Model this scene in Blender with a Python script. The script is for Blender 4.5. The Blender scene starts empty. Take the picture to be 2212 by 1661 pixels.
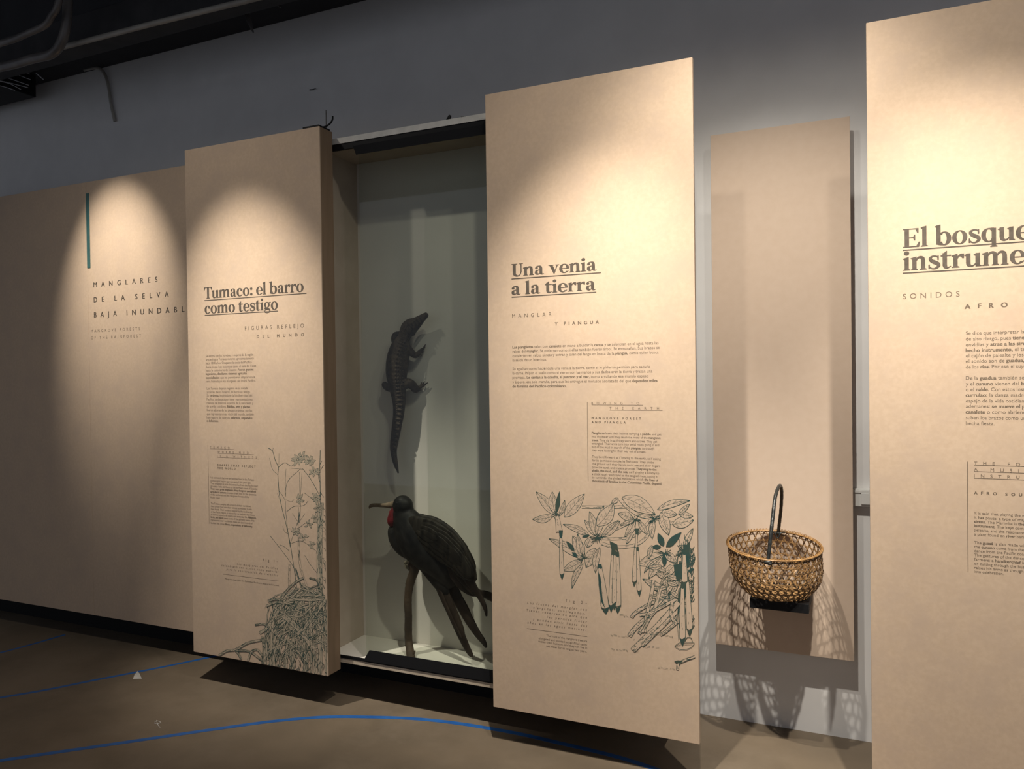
import bpy, bmesh, math, random
from mathutils import Vector, Matrix
import numpy as np

SC = bpy.context.scene
COL = SC.collection
R = math.radians

# ---------------------------------------------------------------- camera
FOC = 1662.0
CAM_H = 1.5
YAW, PITCH, ROLL = 0.426044, -0.01108516, -0.0132425
_cy, _sy, _cp, _sp = math.cos(YAW), math.sin(YAW), math.cos(PITCH), math.sin(PITCH)
_f = Vector((-_sy*_cp, _cy*_cp, _sp)); _r = Vector((_cy, _sy, 0)); _u = _r.cross(_f)
_r2 = math.cos(ROLL)*_r + math.sin(ROLL)*_u
_u2 = -math.sin(ROLL)*_r + math.cos(ROLL)*_u
cam_data = bpy.data.cameras.new('camera')
cam = bpy.data.objects.new('camera', cam_data); COL.objects.link(cam)
cam_data.sensor_width = 36.0; cam_data.lens = FOC/2212*36; cam_data.clip_start = 0.05
cam.matrix_world = Matrix(((_r2.x, _u2.x, -_f.x, 0), (_r2.y, _u2.y, -_f.y, 0), (_r2.z, _u2.z, -_f.z, CAM_H), (0, 0, 0, 1)))
SC.camera = cam

def ray(px, py):
    px = float(px); py = float(py)
    return _f + (px-1106)/FOC*_r2 - (py-830.5)/FOC*_u2
def at(px, py, y):                      # the point of the plane Y = y seen at a pixel of the photograph
    d = ray(px, py); t = y/d.y
    return Vector((t*d.x, y, CAM_H+t*d.z))
def onfloor(px, py, z=0.0):
    d = ray(px, py); t = (z-CAM_H)/d.z
    return Vector((t*d.x, t*d.y, z))

# ---------------------------------------------------------------- light and exposure
SC.view_settings.view_transform = 'Standard'; SC.view_settings.look = 'None'
SC.view_settings.exposure = 0.0; SC.view_settings.gamma = 1.0; SC.view_settings.use_curve_mapping = False
W = bpy.data.worlds.new('world'); SC.world = W; W.use_nodes = True
bg = W.node_tree.nodes['Background']; bg.inputs[0].default_value = (0.90, 0.96, 1.10, 1); bg.inputs[1].default_value = 0.22

LAMP_Z = 3.40
SPILL_ANGLE, SPILL_BLEND = 152, 0.55     # the wide soft light round each beam, straight down
# x, y, aim x, aim y, aim z, beam watts, beam angle, blend, spill watts
LAMPS = [(-3.78, 2.00, -3.78, 3.03, 1.98, 225, 37, 1.0, 5, 'fascia'),
         (-2.75, 1.84, -2.61, 2.81, 1.28, 345, 42, 1.0, 22, 'left'),
         (-0.75, 1.84, -0.97, 2.81, 0.95, 350, 47, 1.0, 34, 'centre'),
         (-0.32, 1.70, -0.32, 3.33, 1.07, 185, 64, 1.0, 24, 'basket'),
         (0.28, 1.84, 0.46, 2.81, 0.82, 385, 54, 1.0, 34, 'right')]

# ---------------------------------------------------------------- helpers
def tag(o, label, cat, group=None):
    o['label'] = label; o['category'] = cat
    if group: o['group'] = group
    return o
def thing(name, label, cat, loc, group=None):
    o = bpy.data.objects.new(name, None); COL.objects.link(o)
    o.location = loc; o.empty_display_size = 0.05
    return tag(o, label, cat, group)
def link(name, me, mat, parent=None, smooth=False):
    o = bpy.data.objects.new(name, me); COL.objects.link(o)
    if mat is not None:
        me.materials.clear()
        for m in (mat if isinstance(mat, (list, tuple)) else [mat]): me.materials.append(m)
    if smooth:
        me.polygons.foreach_set('use_smooth', [True]*len(me.polygons))
    if parent is not None:
        o.parent = parent
        if parent.parent is not None: o.location = (0, 0, 0)
        else: o.location = -Vector(parent.location)
    return o
class MB:
    """collects geometry in world coordinates; build() links it as one mesh object"""
    def __init__(self): self.v = []; self.f = []; self.mi = []
    def add(self, verts, faces, mi=0):
        n = len(self.v)
        self.v += [tuple(p) for p in verts]
        for q in faces:
            self.f.append(tuple(i+n for i in q)); self.mi.append(mi)
    def box(self, x0, x1, y0, y1, z0, z1, mi=0):
        vs = [(x, y, z) for x in (x0, x1) for y in (y0, y1) for z in (z0, z1)]
        self.add(vs, [(0, 1, 3, 2), (4, 6, 7, 5), (0, 4, 5, 1), (2, 3, 7, 6), (0, 2, 6, 4), (1, 5, 7, 3)], mi)
    def tube(self, pts, rad, n=10, side=None, caps=True, mi=0):
        """sweep an ellipse; rad = one radius, list of radii, or list of (in-plane, depth)"""
        pts = [Vector(p) for p in pts]; m = len(pts)
        rs = rad if isinstance(rad, (list, tuple)) else [rad]*m
        rs = [(q, q) if not isinstance(q, (list, tuple)) else q for q in rs]
        vs = []; prev = None
        for i, p in enumerate(pts):
            t = (pts[min(i+1, m-1)]-pts[max(i-1, 0)])
            if t.length < 1e-9: t = Vector((0, 0, 1))
            t.normalize()
            if side is not None: d = Vector(side)
            elif prev is not None: d = prev
            else: d = Vector((0, 1, 0)) if abs(t.y) < 0.9 else Vector((1, 0, 0))
            d = d - t*d.dot(t); d.normalize(); prev = d
            e = t.cross(d)
            for k in range(n):
                a = 2*math.pi*k/n
                vs.append(p + e*(rs[i][0]*math.cos(a)) + d*(rs[i][1]*math.sin(a)))
        fs = [(i*n+k, i*n+(k+1) % n, (i+1)*n+(k+1) % n, (i+1)*n+k) for i in range(m-1) for k in range(n)]
        if caps:
            fs.append(tuple(range(n-1, -1, -1))); fs.append(tuple((m-1)*n+k for k in range(n)))
        self.add(vs, fs, mi)
    def ball(self, c, r, n=10, mi=0):
        rx, ry, rz = r if isinstance(r, (tuple, list)) else (r, r, r)
        m = max(4, n//2); vs = [(c[0], c[1], c[2]-rz)]
        for i in range(1, m):
            b = -math.pi/2+math.pi*i/m
            for k in range(n):
                a = 2*math.pi*k/n
                vs.append((c[0]+rx*math.cos(b)*math.cos(a), c[1]+ry*math.cos(b)*math.sin(a), c[2]+rz*math.sin(b)))
        vs.append((c[0], c[1], c[2]+rz)); L = len(vs)-1; fs = []
        for k in range(n):
            fs.append((0, 1+(k+1) % n, 1+k)); fs.append((L, L-n+k, L-n+(k+1) % n))
        for i in range(m-2):
            for k in range(n):
                fs.append((1+i*n+k, 1+i*n+(k+1) % n, 1+(i+1)*n+(k+1) % n, 1+(i+1)*n+k))
        self.add(vs, fs, mi)
    def mesh(self, name):
        me = bpy.data.meshes.new(name); me.from_pydata(self.v, [], self.f)
        me.polygons.foreach_set('material_index', self.mi)
        return me
    def build(self, name, mat, parent=None, smooth=False, bevel=0.0, recalc=True):
        me = self.mesh(name)
        mats = mat if isinstance(mat, (list, tuple)) else [mat]
        for m in mats: me.materials.append(m)
        mi = list(self.mi)
        if recalc or bevel:
            bm = bmesh.new(); bm.from_mesh(me)
            bmesh.ops.recalc_face_normals(bm, faces=bm.faces)
            if bevel: bmesh.ops.bevel(bm, geom=bm.edges[:], offset=bevel, segments=2, affect='EDGES', profile=0.5)
            bm.to_mesh(me); bm.free()
        o = link(name, me, None, parent, smooth)
        return o
def struct(name, mb, mat, **k):
    o = mb.build(name, mat, **k); o['kind'] = 'structure'; return o
def spline(pts, n=6):
    """Catmull-Rom through points of any dimension (tuples)"""
    P = [np.array(p, float) for p in pts]
    if len(P) < 3 or n <= 1: return [tuple(float(c) for c in p) for p in P]
    P = [2*P[0]-P[1]]+P+[2*P[-1]-P[-2]]; out = []
    for i in range(1, len(P)-2):
        for k in range(n):
            t = k/n
            out.append(tuple(float(c) for c in 0.5*(2*P[i]+(P[i+1]-P[i-1])*t+(2*P[i-1]-5*P[i]+4*P[i+1]-P[i+2])*t*t+(3*P[i]-P[i-1]-3*P[i+1]+P[i+2])*t**3)))
    out.append(tuple(float(c) for c in P[-2])); return out
def remeshed(mb, name, voxel, smooth=2):
    """merge overlapping closed solids into one continuous skin"""
    me = mb.mesh(name)
    bm = bmesh.new(); bm.from_mesh(me); bmesh.ops.recalc_face_normals(bm, faces=bm.faces); bm.to_mesh(me); bm.free()
    o = bpy.data.objects.new(name, me); COL.objects.link(o)
    m = o.modifiers.new('r', 'REMESH'); m.mode = 'VOXEL'; m.voxel_size = voxel
    if smooth:
        s = o.modifiers.new('s', 'SMOOTH'); s.factor = 0.5; s.iterations = smooth
    bpy.context.view_layer.update()
    dg = bpy.context.evaluated_depsgraph_get()
    out = bpy.data.meshes.new_from_object(o.evaluated_get(dg))
    bpy.data.objects.remove(o); out.name = name
    return out

# ---------------------------------------------------------------- materials
def pmat(name, color, rough=0.6, metal=0.0, spec=0.5, emit=None):
    m = bpy.data.materials.new(name); m.use_nodes = True
    b = m.node_tree.nodes['Principled BSDF']
    b.inputs['Base Color'].default_value = (*color, 1); b.inputs['Roughness'].default_value = rough
    b.inputs['Metallic'].default_value = metal; b.inputs['Specular IOR Level'].default_value = spec
    if emit: b.inputs['Emission Color'].default_value = (*color, 1); b.inputs['Emission Strength'].default_value = emit
    return m
def noisy(name, c1, c2, scale=20, rough=0.6, stretch=(1, 1, 1), bump=0.0, detail=6, c3=None, scale3=3, spec=0.5, lo=0.35, hi=0.65):
    m = pmat(name, c1, rough, spec=spec); nt = m.node_tree; b = nt.nodes['Principled BSDF']
    tc = nt.nodes.new('ShaderNodeTexCoord'); mp = nt.nodes.new('ShaderNodeMapping'); mp.inputs['Scale'].default_value = stretch
    no = nt.nodes.new('ShaderNodeTexNoise'); no.inputs['Scale'].default_value = scale; no.inputs['Detail'].default_value = detail
    nt.links.new(tc.outputs['Object'], mp.inputs['Vector']); nt.links.new(mp.outputs['Vector'], no.inputs['Vector'])
    cr = nt.nodes.new('ShaderNodeValToRGB'); cr.color_ramp.elements[0].position = lo; cr.color_ramp.elements[1].position = hi
    cr.color_ramp.elements[0].color = (*c1, 1); cr.color_ramp.elements[1].color = (*c2, 1)
    nt.links.new(no.outputs['Fac'], cr.inputs['Fac']); last = cr.outputs['Color']
    if c3:
        n3 = nt.nodes.new('ShaderNodeTexNoise'); n3.inputs['Scale'].default_value = scale3; n3.inputs['Detail'].default_value = 8
        n3.inputs['Roughness'].default_value = 0.7
        nt.links.new(tc.outputs['Object'], n3.inputs['Vector'])
        r3 = nt.nodes.new('ShaderNodeValToRGB'); r3.color_ramp.elements[0].position = 0.45; r3.color_ramp.elements[1].position = 0.72
        r3.color_ramp.elements[0].color = (0, 0, 0, 1); r3.color_ramp.elements[1].color = (1, 1, 1, 1)
        mx = nt.nodes.new('ShaderNodeMix'); mx.data_type = 'RGBA'
        nt.links.new(n3.outputs['Fac'], r3.inputs['Fac']); nt.links.new(r3.outputs['Color'], mx.inputs['Factor'])
        nt.links.new(last, mx.inputs[6]); mx.inputs[7].default_value = (*c3, 1); last = mx.outputs[2]
    nt.links.new(last, b.inputs['Base Color'])
    if bump:
        bp = nt.nodes.new('ShaderNodeBump'); bp.inputs['Strength'].default_value = bump; bp.inputs['Distance'].default_value = 0.004
        nt.links.new(no.outputs['Fac'], bp.inputs['Height']); nt.links.new(bp.outputs['Normal'], b.inputs['Normal'])
    return m
M = {}
M['board'] = noisy('tan_board', (0.56, 0.418, 0.298), (0.60, 0.453, 0.327), 70, 0.75, (1, 1, 1), 0.05, c3=(0.53, 0.40, 0.30), scale3=9, spec=0.2)
M['board_side'] = noisy('board_edge', (0.52, 0.38, 0.27), (0.56, 0.42, 0.30), 40, 0.7, (1, 1, 0.1), spec=0.2)
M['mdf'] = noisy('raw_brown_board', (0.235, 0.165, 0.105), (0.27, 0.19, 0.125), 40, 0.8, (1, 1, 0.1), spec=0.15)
M['plain_board'] = noisy('plain_board', (0.60, 0.47, 0.365), (0.62, 0.49, 0.385), 30, 0.75, spec=0.2)
M['wall'] = noisy('grey_wall_paint', (0.73, 0.72, 0.71), (0.77, 0.76, 0.75), 6, 0.8, spec=0.2)
M['floor'] = noisy('worn_concrete', (0.120, 0.092, 0.062), (0.158, 0.120, 0.081), 3.0, 0.55, (1, 1, 1), 0.06, 10, c3=(0.19, 0.15, 0.108), scale3=1.7)
M['ceiling'] = noisy('black_ceiling', (0.022, 0.022, 0.026), (0.03, 0.03, 0.034), 5, 0.8)
M['black'] = pmat('black_paint', (0.006, 0.006, 0.007), 0.6, spec=0.25)
M['duct'] = noisy('dark_duct_paint', (0.02, 0.02, 0.023), (0.035, 0.034, 0.037), 8, 0.6)
M['pipe'] = noisy('grey_conduit', (0.30, 0.28, 0.25), (0.38, 0.36, 0.32), 12, 0.45)
M['pipe_dark'] = noisy('dull_conduit', (0.09, 0.085, 0.085), (0.14, 0.13, 0.125), 10, 0.35)
M['wire'] = pmat('pale_wire', (0.45, 0.45, 0.48), 0.5)
M['ply'] = noisy('plywood_edge', (0.42, 0.34, 0.25), (0.62, 0.53, 0.42), 12, 0.7, (1, 1, 30))
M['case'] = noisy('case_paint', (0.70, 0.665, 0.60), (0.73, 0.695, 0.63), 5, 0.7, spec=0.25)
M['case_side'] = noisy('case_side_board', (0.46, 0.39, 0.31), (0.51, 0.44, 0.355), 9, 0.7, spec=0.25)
M['ink'] = pmat('dark_ink', (0.075, 0.058, 0.042), 0.5, spec=0.4)
M['ink_thin'] = pmat('brown_ink', (0.16, 0.12, 0.085), 0.6, spec=0.3)
M['ink_faint'] = pmat('pale_brown_ink', (0.27, 0.205, 0.14), 0.6, spec=0.3)
M['title'] = noisy('title_vinyl', (0.085, 0.068, 0.052), (0.115, 0.093, 0.073), 60, 0.38, spec=0.5)
M['green_ink'] = noisy('green_ink', (0.030, 0.070, 0.064), (0.058, 0.078, 0.058), 20, 0.6, spec=0.3)
M['green_wash'] = noisy('grey_green_wash', (0.42, 0.355, 0.26), (0.50, 0.40, 0.29), 16, 0.7, spec=0.2)
M['pale_wash'] = noisy('pale_wash', (0.535, 0.41, 0.30), (0.575, 0.432, 0.318), 16, 0.7, spec=0.2)
M['teal'] = noisy('teal_strip', (0.03, 0.10, 0.10), (0.05, 0.13, 0.12), 8, 0.5)
M['tape'] = noisy('blue_tape', (0.012, 0.085, 0.30), (0.02, 0.115, 0.37), 14, 0.5)
M['chalk'] = pmat('chalk_white', (0.55, 0.52, 0.48), 0.8)
M['metal'] = noisy('aluminium', (0.50, 0.49, 0.46), (0.62, 0.60, 0.56), 20, 0.4)
M['plastic'] = pmat('white_plastic', (0.66, 0.66, 0.64), 0.45)
M['caiman'] = noisy('caiman_skin', (0.028, 0.020, 0.013), (0.062, 0.045, 0.028), 55, 0.6, bump=0.5, spec=0.2)
M['feather'] = noisy('black_feather', (0.007, 0.007, 0.008), (0.020, 0.019, 0.018), 30, 0.5, (1, 1, 1), 0.35, spec=0.2)
M['wing'] = noisy('dark_wing', (0.009, 0.008, 0.007), (0.032, 0.027, 0.021), 16, 0.5, (3, 3, 0.8), 0.4, spec=0.2)
M['quill'] = noisy('brown_quill', (0.016, 0.011, 0.009), (0.040, 0.028, 0.021), 25, 0.5, (1, 1, 0.4), 0.3, spec=0.2)
M['beak'] = noisy('horn_beak', (0.14, 0.10, 0.065), (0.22, 0.17, 0.115), 40, 0.4)
M['pouch'] = noisy('red_pouch', (0.17, 0.008, 0.014), (0.09, 0.005, 0.008), 35, 0.45, bump=0.5)
M['claw'] = noisy('pale_claw', (0.20, 0.17, 0.12), (0.34, 0.30, 0.22), 60, 0.5)
M['bark'] = noisy('dark_bark', (0.035, 0.022, 0.014), (0.075, 0.046, 0.027), 30, 0.75, (1, 1, 0.3), 0.8)
M['cane'] = noisy('bamboo_strip', (0.21, 0.115, 0.045), (0.34, 0.20, 0.085), 22, 0.45)
M['cane_dark'] = noisy('dark_bamboo', (0.075, 0.042, 0.022), (0.14, 0.08, 0.04), 30, 0.5)
M['cane_rim'] = noisy('rim_bamboo', (0.25, 0.13, 0.045), (0.40, 0.23, 0.09), 30, 0.4)
M['cord'] = noisy('black_cord', (0.012, 0.013, 0.013), (0.03, 0.032, 0.03), 60, 0.35, bump=0.5)
M['lamp_body'] = pmat('lamp_black', (0.02, 0.02, 0.02), 0.4)
M['lamp_lens'] = pmat('lamp_lens', (1.0, 0.93, 0.82), 0.3, emit=6)
def glass_mat():
    m = bpy.data.materials.new('case_glass'); m.use_nodes = True; nt = m.node_tree; nt.nodes.clear()
    out = nt.nodes.new('ShaderNodeOutputMaterial'); mix = nt.nodes.new('ShaderNodeMixShader')
    tr = nt.nodes.new('ShaderNodeBsdfTransparent'); tr.inputs[0].default_value = (0.93, 0.95, 0.92, 1)
    gl = nt.nodes.new('ShaderNodeBsdfGlossy'); gl.inputs['Roughness'].default_value = 0.02
    fr = nt.nodes.new('ShaderNodeFresnel'); fr.inputs[0].default_value = 1.5
    ge = nt.nodes.new('ShaderNodeNewGeometry'); io = nt.nodes.new('ShaderNodeMapRange')
    io.inputs['To Min'].default_value = 1.5; io.inputs['To Max'].default_value = 1/1.5      # same reflection on both faces of the pane
    nt.links.new(ge.outputs['Backfacing'], io.inputs['Value']); nt.links.new(io.outputs['Result'], fr.inputs[0])
    nt.links.new(fr.outputs[0], mix.inputs[0]); nt.links.new(tr.outputs[0], mix.inputs[1]); nt.links.new(gl.outputs[0], mix.inputs[2])
    nt.links.new(mix.outputs[0], out.inputs[0]); return m
M['glass'] = glass_mat()

# ---------------------------------------------------------------- the room
WALL_Y = 3.409
PY, PZ0, PZ1 = 2.81, 0.150, 2.640          # front plane, foot and head of the text panels
mb = MB(); mb.box(-8.2, 2.6, -3.2, WALL_Y+0.2, -0.12, 0.0); struct('floor', mb, M['floor'])
mb = MB(); mb.box(-8.2, 2.6, WALL_Y, WALL_Y+0.18, 0.0, 4.1); struct('wall_back', mb, M['wall'])
mb = MB(); mb.box(-8.2, 2.6, -3.2, WALL_Y, 3.98, 4.1); struct('ceiling', mb, M['ceiling'])
mb = MB(); mb.box(-8.0, 2.4, 3.12, WALL_Y, 3.492, 3.98); struct('trim_1', mb, M['ceiling'])

GAP_Y = WALL_Y-0.0013
def bars(name, t, boxes, mat):
    for q in boxes:
        b = MB(); b.box(*q); b.build(name, mat, t)
def lamp(x, y, ax, ay, az, watts, ang, blend, spill, where):
    t = thing('spotlight', LAMP_LABELS[where], 'lamp', (x, y, LAMP_Z))
    pos = Vector((x, y, LAMP_Z)); d = (Vector((ax, ay, az))-pos).normalized()
    b = MB(); p0 = pos-d*0.16; p1 = pos-d*0.012
    b.tube([p0-d*0.012, p0, p1, p1+d*0.002], [0.03, 0.042, 0.042, 0.038], 16); b.build('lamp_housing', M['lamp_body'], t, smooth=False)
    b = MB(); b.tube([pos-d*0.011, pos-d*0.007], [0.033, 0.033], 16); b.build('lens', M['lamp_lens'], t)
    b = MB(); mid = pos-d*0.09; b.tube([mid, (x, mid.y, 3.62)], 0.009, 8); b.build('stem', M['lamp_body'], t)
    L = bpy.data.lights.new('spot_beam', 'SPOT'); L.energy = watts; L.spot_size = R(ang); L.spot_blend = blend
    L.color = (1.0, 0.93, 0.82); L.shadow_soft_size = 0.022
    lo = bpy.data.objects.new('spot_beam', L); COL.objects.link(lo); lo.parent = t
    lo.rotation_euler = d.to_track_quat('-Z', 'Y').to_euler()
    L = bpy.data.lights.new('spot_spill', 'SPOT'); L.energy = spill; L.spot_size = R(SPILL_ANGLE); L.spot_blend = SPILL_BLEND
    L.color = (1.0, 0.93, 0.82); L.shadow_soft_size = 0.03
    lo = bpy.data.objects.new('spot_spill', L); COL.objects.link(lo); lo.parent = t
LAMP_LABELS = {'fascia': 'black ceiling spotlight aimed at the wall text with the teal strip',
               'left': 'black ceiling spotlight aimed at the Tumaco panel',
               'centre': 'black ceiling spotlight aimed at the Una venia a la tierra panel',
               'basket': 'black ceiling spotlight aimed at the woven basket',
               'right': 'black ceiling spotlight aimed at the El bosque panel'}
for a in LAMPS: lamp(*a)
mb = MB(); mb.box(-5.2, 1.6, 1.82, 1.86, 3.62, 3.66)
tag(mb.build('lighting_track', M['black']), 'long black lighting track carrying the row of spotlights', 'track')
for x in (-4.6, -1.8, 1.2):
    mb = MB(); mb.tube([(x, 1.84, 3.66), (x, 1.84, 3.98)], 0.008, 8)
    mb.build('hanger_rod', M['black'], bpy.data.objects['lighting_track']).location = (0, 0, 0)

# ---------------------------------------------------------------- ceiling services
def tubething(name, label, cat, pts, r, mat, n=10, sm=8):
    b = MB(); b.tube(spline(pts, sm), r, n); return tag(b.build(name, mat, smooth=True), label, cat)
a = at(60, 158, 2.98); c = at(560, 24, 2.98)
z = (a.z+c.z)/2
mb = MB(); mb.box(-6.5, 0.6, 2.86, 2.98, z, z+0.17)
tag(mb.build('cable_duct', M['duct'], bevel=0.004), 'dark flat duct running under the ceiling along the wall', 'duct')
a = at(135, 102, 2.80); c = at(530, 2, 2.80)
tubething('conduit_pipe', 'long straight pale conduit running parallel to the wall under the ceiling', 'pipe', [a, at(330, 51, 2.80), c, at(750, -54, 2.80)], 0.0135, M['pipe'], sm=1)
y = 2.72
tubething('bent_pipe', 'thick dull grey pipe bending upwards, nearest the pale conduit', 'pipe',
          [at(-180, 175, y), at(0, 145, y), at(70, 127, y), at(112, 116, y), at(132, 92, y), at(143, 55, y), at(146, 10, y), at(147, -60, y)], 0.024, M['pipe_dark'], 12)
tubething('bent_pipe', 'thinner dull grey pipe bending upwards at the top left', 'pipe',
          [at(-180, 138, y-.07), at(0, 94, y-.07), at(60, 72, y-.07), at(98, 54, y-.07), at(112, 34, y-.07), at(124, 14, y-.07), at(136, -40, y-.07)], 0.017, M['pipe_dark'], 12)
a = at(0, 214, 3.25); c = at(62, 205, 3.25)
mb = MB(); mb.box(-6.4, c.x, 3.05, 3.30, c.z, c.z+0.20)
tag(mb.build('junction_trunk', M['black'], bevel=0.005), 'black box trunk under the ceiling at the far left', 'duct')
for i, (q0, q1, q2) in enumerate((((-60, 122), (10, 140), (64, 160)), ((-60, 138), (10, 152), (66, 172)), ((-60, 150), (8, 166), (62, 184)), ((-60, 160), (5, 175), (60, 189)),
                                  ((-60, 172), (4, 186), (32, 195)), ((-60, 166), (12, 178), (45, 193)))):
    lab = ['uppermost pale wire', 'second pale wire from the top', 'third pale wire from the top', 'fourth pale wire from the top', 'lowest pale wire', 'short pale wire crossing low'][i]
    tubething('hanging_wire', lab+' across the black trunk at the top left', 'wire', [at(*q, 3.02-.006*i) for q in (q0, q1, q2)], 0.0022, M['wire'], 6)
bpy.context.view_layer.update()
tubething('loose_cable', 'grey flat cable drooping from the ceiling down the wall at the left', 'cable',
          [at(182, 151, 3.38), at(200, 147, 3.38), at(214, 148, 3.385), at(226, 160, 3.392), at(234, 185, 3.395), at(240, 225, 3.395), at(248, 262, 3.398)], [(0.011, 0.007)]*49, M['pipe'], 8)
def fin(px, py, dx, dy, label):
    b = MB(); p = at(px, py, 3.13); q = at(px+dx, py+dy, 3.13)
    b.tube([p, p*0.45+q*0.55, q], [(0.014, 0.006), (0.017, 0.006), (0.004, 0.004)], 8)
    return tag(b.build('pipe_bracket', M['pipe_dark']), label, 'bracket')
fin(524, 4, 23, 66, 'small dark bracket hanging under the black ceiling beam')
fin(597, -6, 9, 22, 'small curved bracket at the top edge of the picture')
b = MB(); b.tube([at(94, 172, 2.97), at(78, 158, 2.97)], 0.003, 6); tag(b.build('wire_stub', M['wire']), 'short pale wire stub under the duct', 'wire')
b = MB(); p = at(669, 194, WALL_Y-0.004); b.tube([p, at(676, 193, WALL_Y-0.012), at(682, 191, WALL_Y-0.012)], [0.003, 0.002, 0.0015], 6)
tag(b.build('wall_hook', M['black']), 'tiny black hook on the bare grey wall', 'hook')

# ---------------------------------------------------------------- lettering
class Print:
    """ink lying on one upright panel face at Y = y; coordinates come in as pixels and are kept as metres on the face"""
    def __init__(self, y): self.y = y; self.mb = MB()
    def uv(self, px, py):
        p = at(px, py, self.y); return p.x, p.z
    STEP = 0.0
    def lay(self, dy):
        self.y -= self.STEP if dy else self.STEP/6
    def quadstrip(self, L, Rr, mi=0, dy=0.0):
        n = len(L); self.lay(dy); yy = self.y-(0 if dy else self.STEP/2)
        self.mb.add([(a[0], yy, a[1]) for a in L]+[(a[0], yy, a[1]) for a in Rr], [(i, i+1, n+i+1, n+i) for i in range(n-1)], mi)
    def ribbon(self, pts, w, mi=0, dy=0.0):
        """pts in metres (u, v); w = half widths"""
        n = len(pts); ws = w if isinstance(w, (list, tuple)) else [w]*n; L = []; Q = []
        for i in range(n):
            a = pts[max(i-1, 0)]; b = pts[min(i+1, n-1)]; dx, dz = b[0]-a[0], b[1]-a[1]; l = math.hypot(dx, dz) or 1e-9
            nx, nz = -dz/l*ws[i], dx/l*ws[i]
            L.append((pts[i][0]+nx, pts[i][1]+nz)); Q.append((pts[i][0]-nx, pts[i][1]-nz))
        self.quadstrip(L, Q, mi, dy)
    def build(self, name, mat, parent): return self.mb.build(name, mat, parent, recalc=False)

_tc = bpy.data.curves.new('t', 'FONT'); _to = bpy.data.objects.new('t', _tc); _tc.resolution_u = 2
_tc.materials.append(M['ink']); _tc.materials.append(M['ink'])
COL.objects.link(_to)
def glyphs(text, track=1.0, res=2, shear=0.0):
    """built-in sans face -> (vertices, faces, bold flag of each face); **bold** spans"""
    plain = ''; bold = []; on = False; i = 0
    while i < len(text):
        if text[i:i+2] == '**': on = not on; i += 2; continue
        plain += text[i]; bold.append(on); i += 1
    _tc.body = plain; _tc.space_character = track; _tc.resolution_u = res; _tc.shear = shear
    for k, f in enumerate(bold): _tc.body_format[k].material_index = 1 if f else 0
    bpy.context.view_layer.update()
    dg = bpy.context.evaluated_depsgraph_get(); ev = _to.evaluated_get(dg); me = ev.to_mesh()
    v = np.empty(len(me.vertices)*3); me.vertices.foreach_get('co', v); v = v.reshape(-1, 3)[:, :2].copy()
    f = [tuple(p.vertices) for p in me.polygons]; b = [p.material_index for p in me.polygons]
    ev.to_mesh_clear(); return v, f, b
CAP = 0.7
def put(pr, text, x0, yb, x1, cap_px, spaced=False, res=2, shear=0.0, weight=0.0, mi=0):
    """set one line: left pixel x0 on baseline pixel yb, right end at pixel x1"""
    u0, v0 = pr.uv(x0, yb); d = ray(x1, yb)
    p1 = None
    # right end on the same height of the face
    lo = x1; uu = pr.uv(lo, yb)
    for _ in range(4):
        py = yb; 
        # slide the pixel row until the height matches
        for __ in range(6):
            q = pr.uv(x1, py); py += (q[1]-v0)*FOC/3.4
        uu = pr.uv(x1, py); break
    u1 = uu[0]
    h = abs(pr.uv(x0, yb-cap_px)[1]-v0)
    if spaced:
        s = h/CAP; a, _, _ = glyphs(text, 1.0, 1); w1 = np.ptp(a[:, 0]); a, _, _ = glyphs(text, 2.0, 1); w2 = np.ptp(a[:, 0])
        tr = 1.0+((u1-u0)/s-w1)/(w2-w1); v, f, b = glyphs(text, max(0.7, tr), res, shear)
    else:
        v, f, b = glyphs(text, 1.0, res, shear)
    sx = (u1-u0)/np.ptp(v[:, 0]); sz = h/CAP
    X = u0+(v[:, 0]-v[:, 0].min())*sx; Z = v0+v[:, 1]*sz
    pr.mb.add([(X[i], pr.y, Z[i]) for i in range(len(X))], f, mi)
    fb = f if weight else [q for q, k in zip(f, b) if k]
    if fb:
        e = (weight or 0.04)*sz
        for ox, oz, oy in ((-e, 0, 1e-5), (e*0.6, e*0.3, 2e-5)):
            used = sorted({i for q in fb for i in q}); mp = {i: n for n, i in enumerate(used)}
            pr.mb.add([(X[i]+ox, pr.y-oy, Z[i]+oz) for i in used], [tuple(mp[i] for i in q) for q in fb], mi)
def rule(pr, x0, y0, x1, y1, hw, mi=0):
    a = pr.uv(x0, y0); b = pr.uv(x1, y1)
    if abs(a[0]-b[0]) > abs(a[1]-b[1]): b = (b[0], a[1])
    else: b = (a[0], b[1])
    pr.ribbon([a, b], hw, mi)

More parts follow.
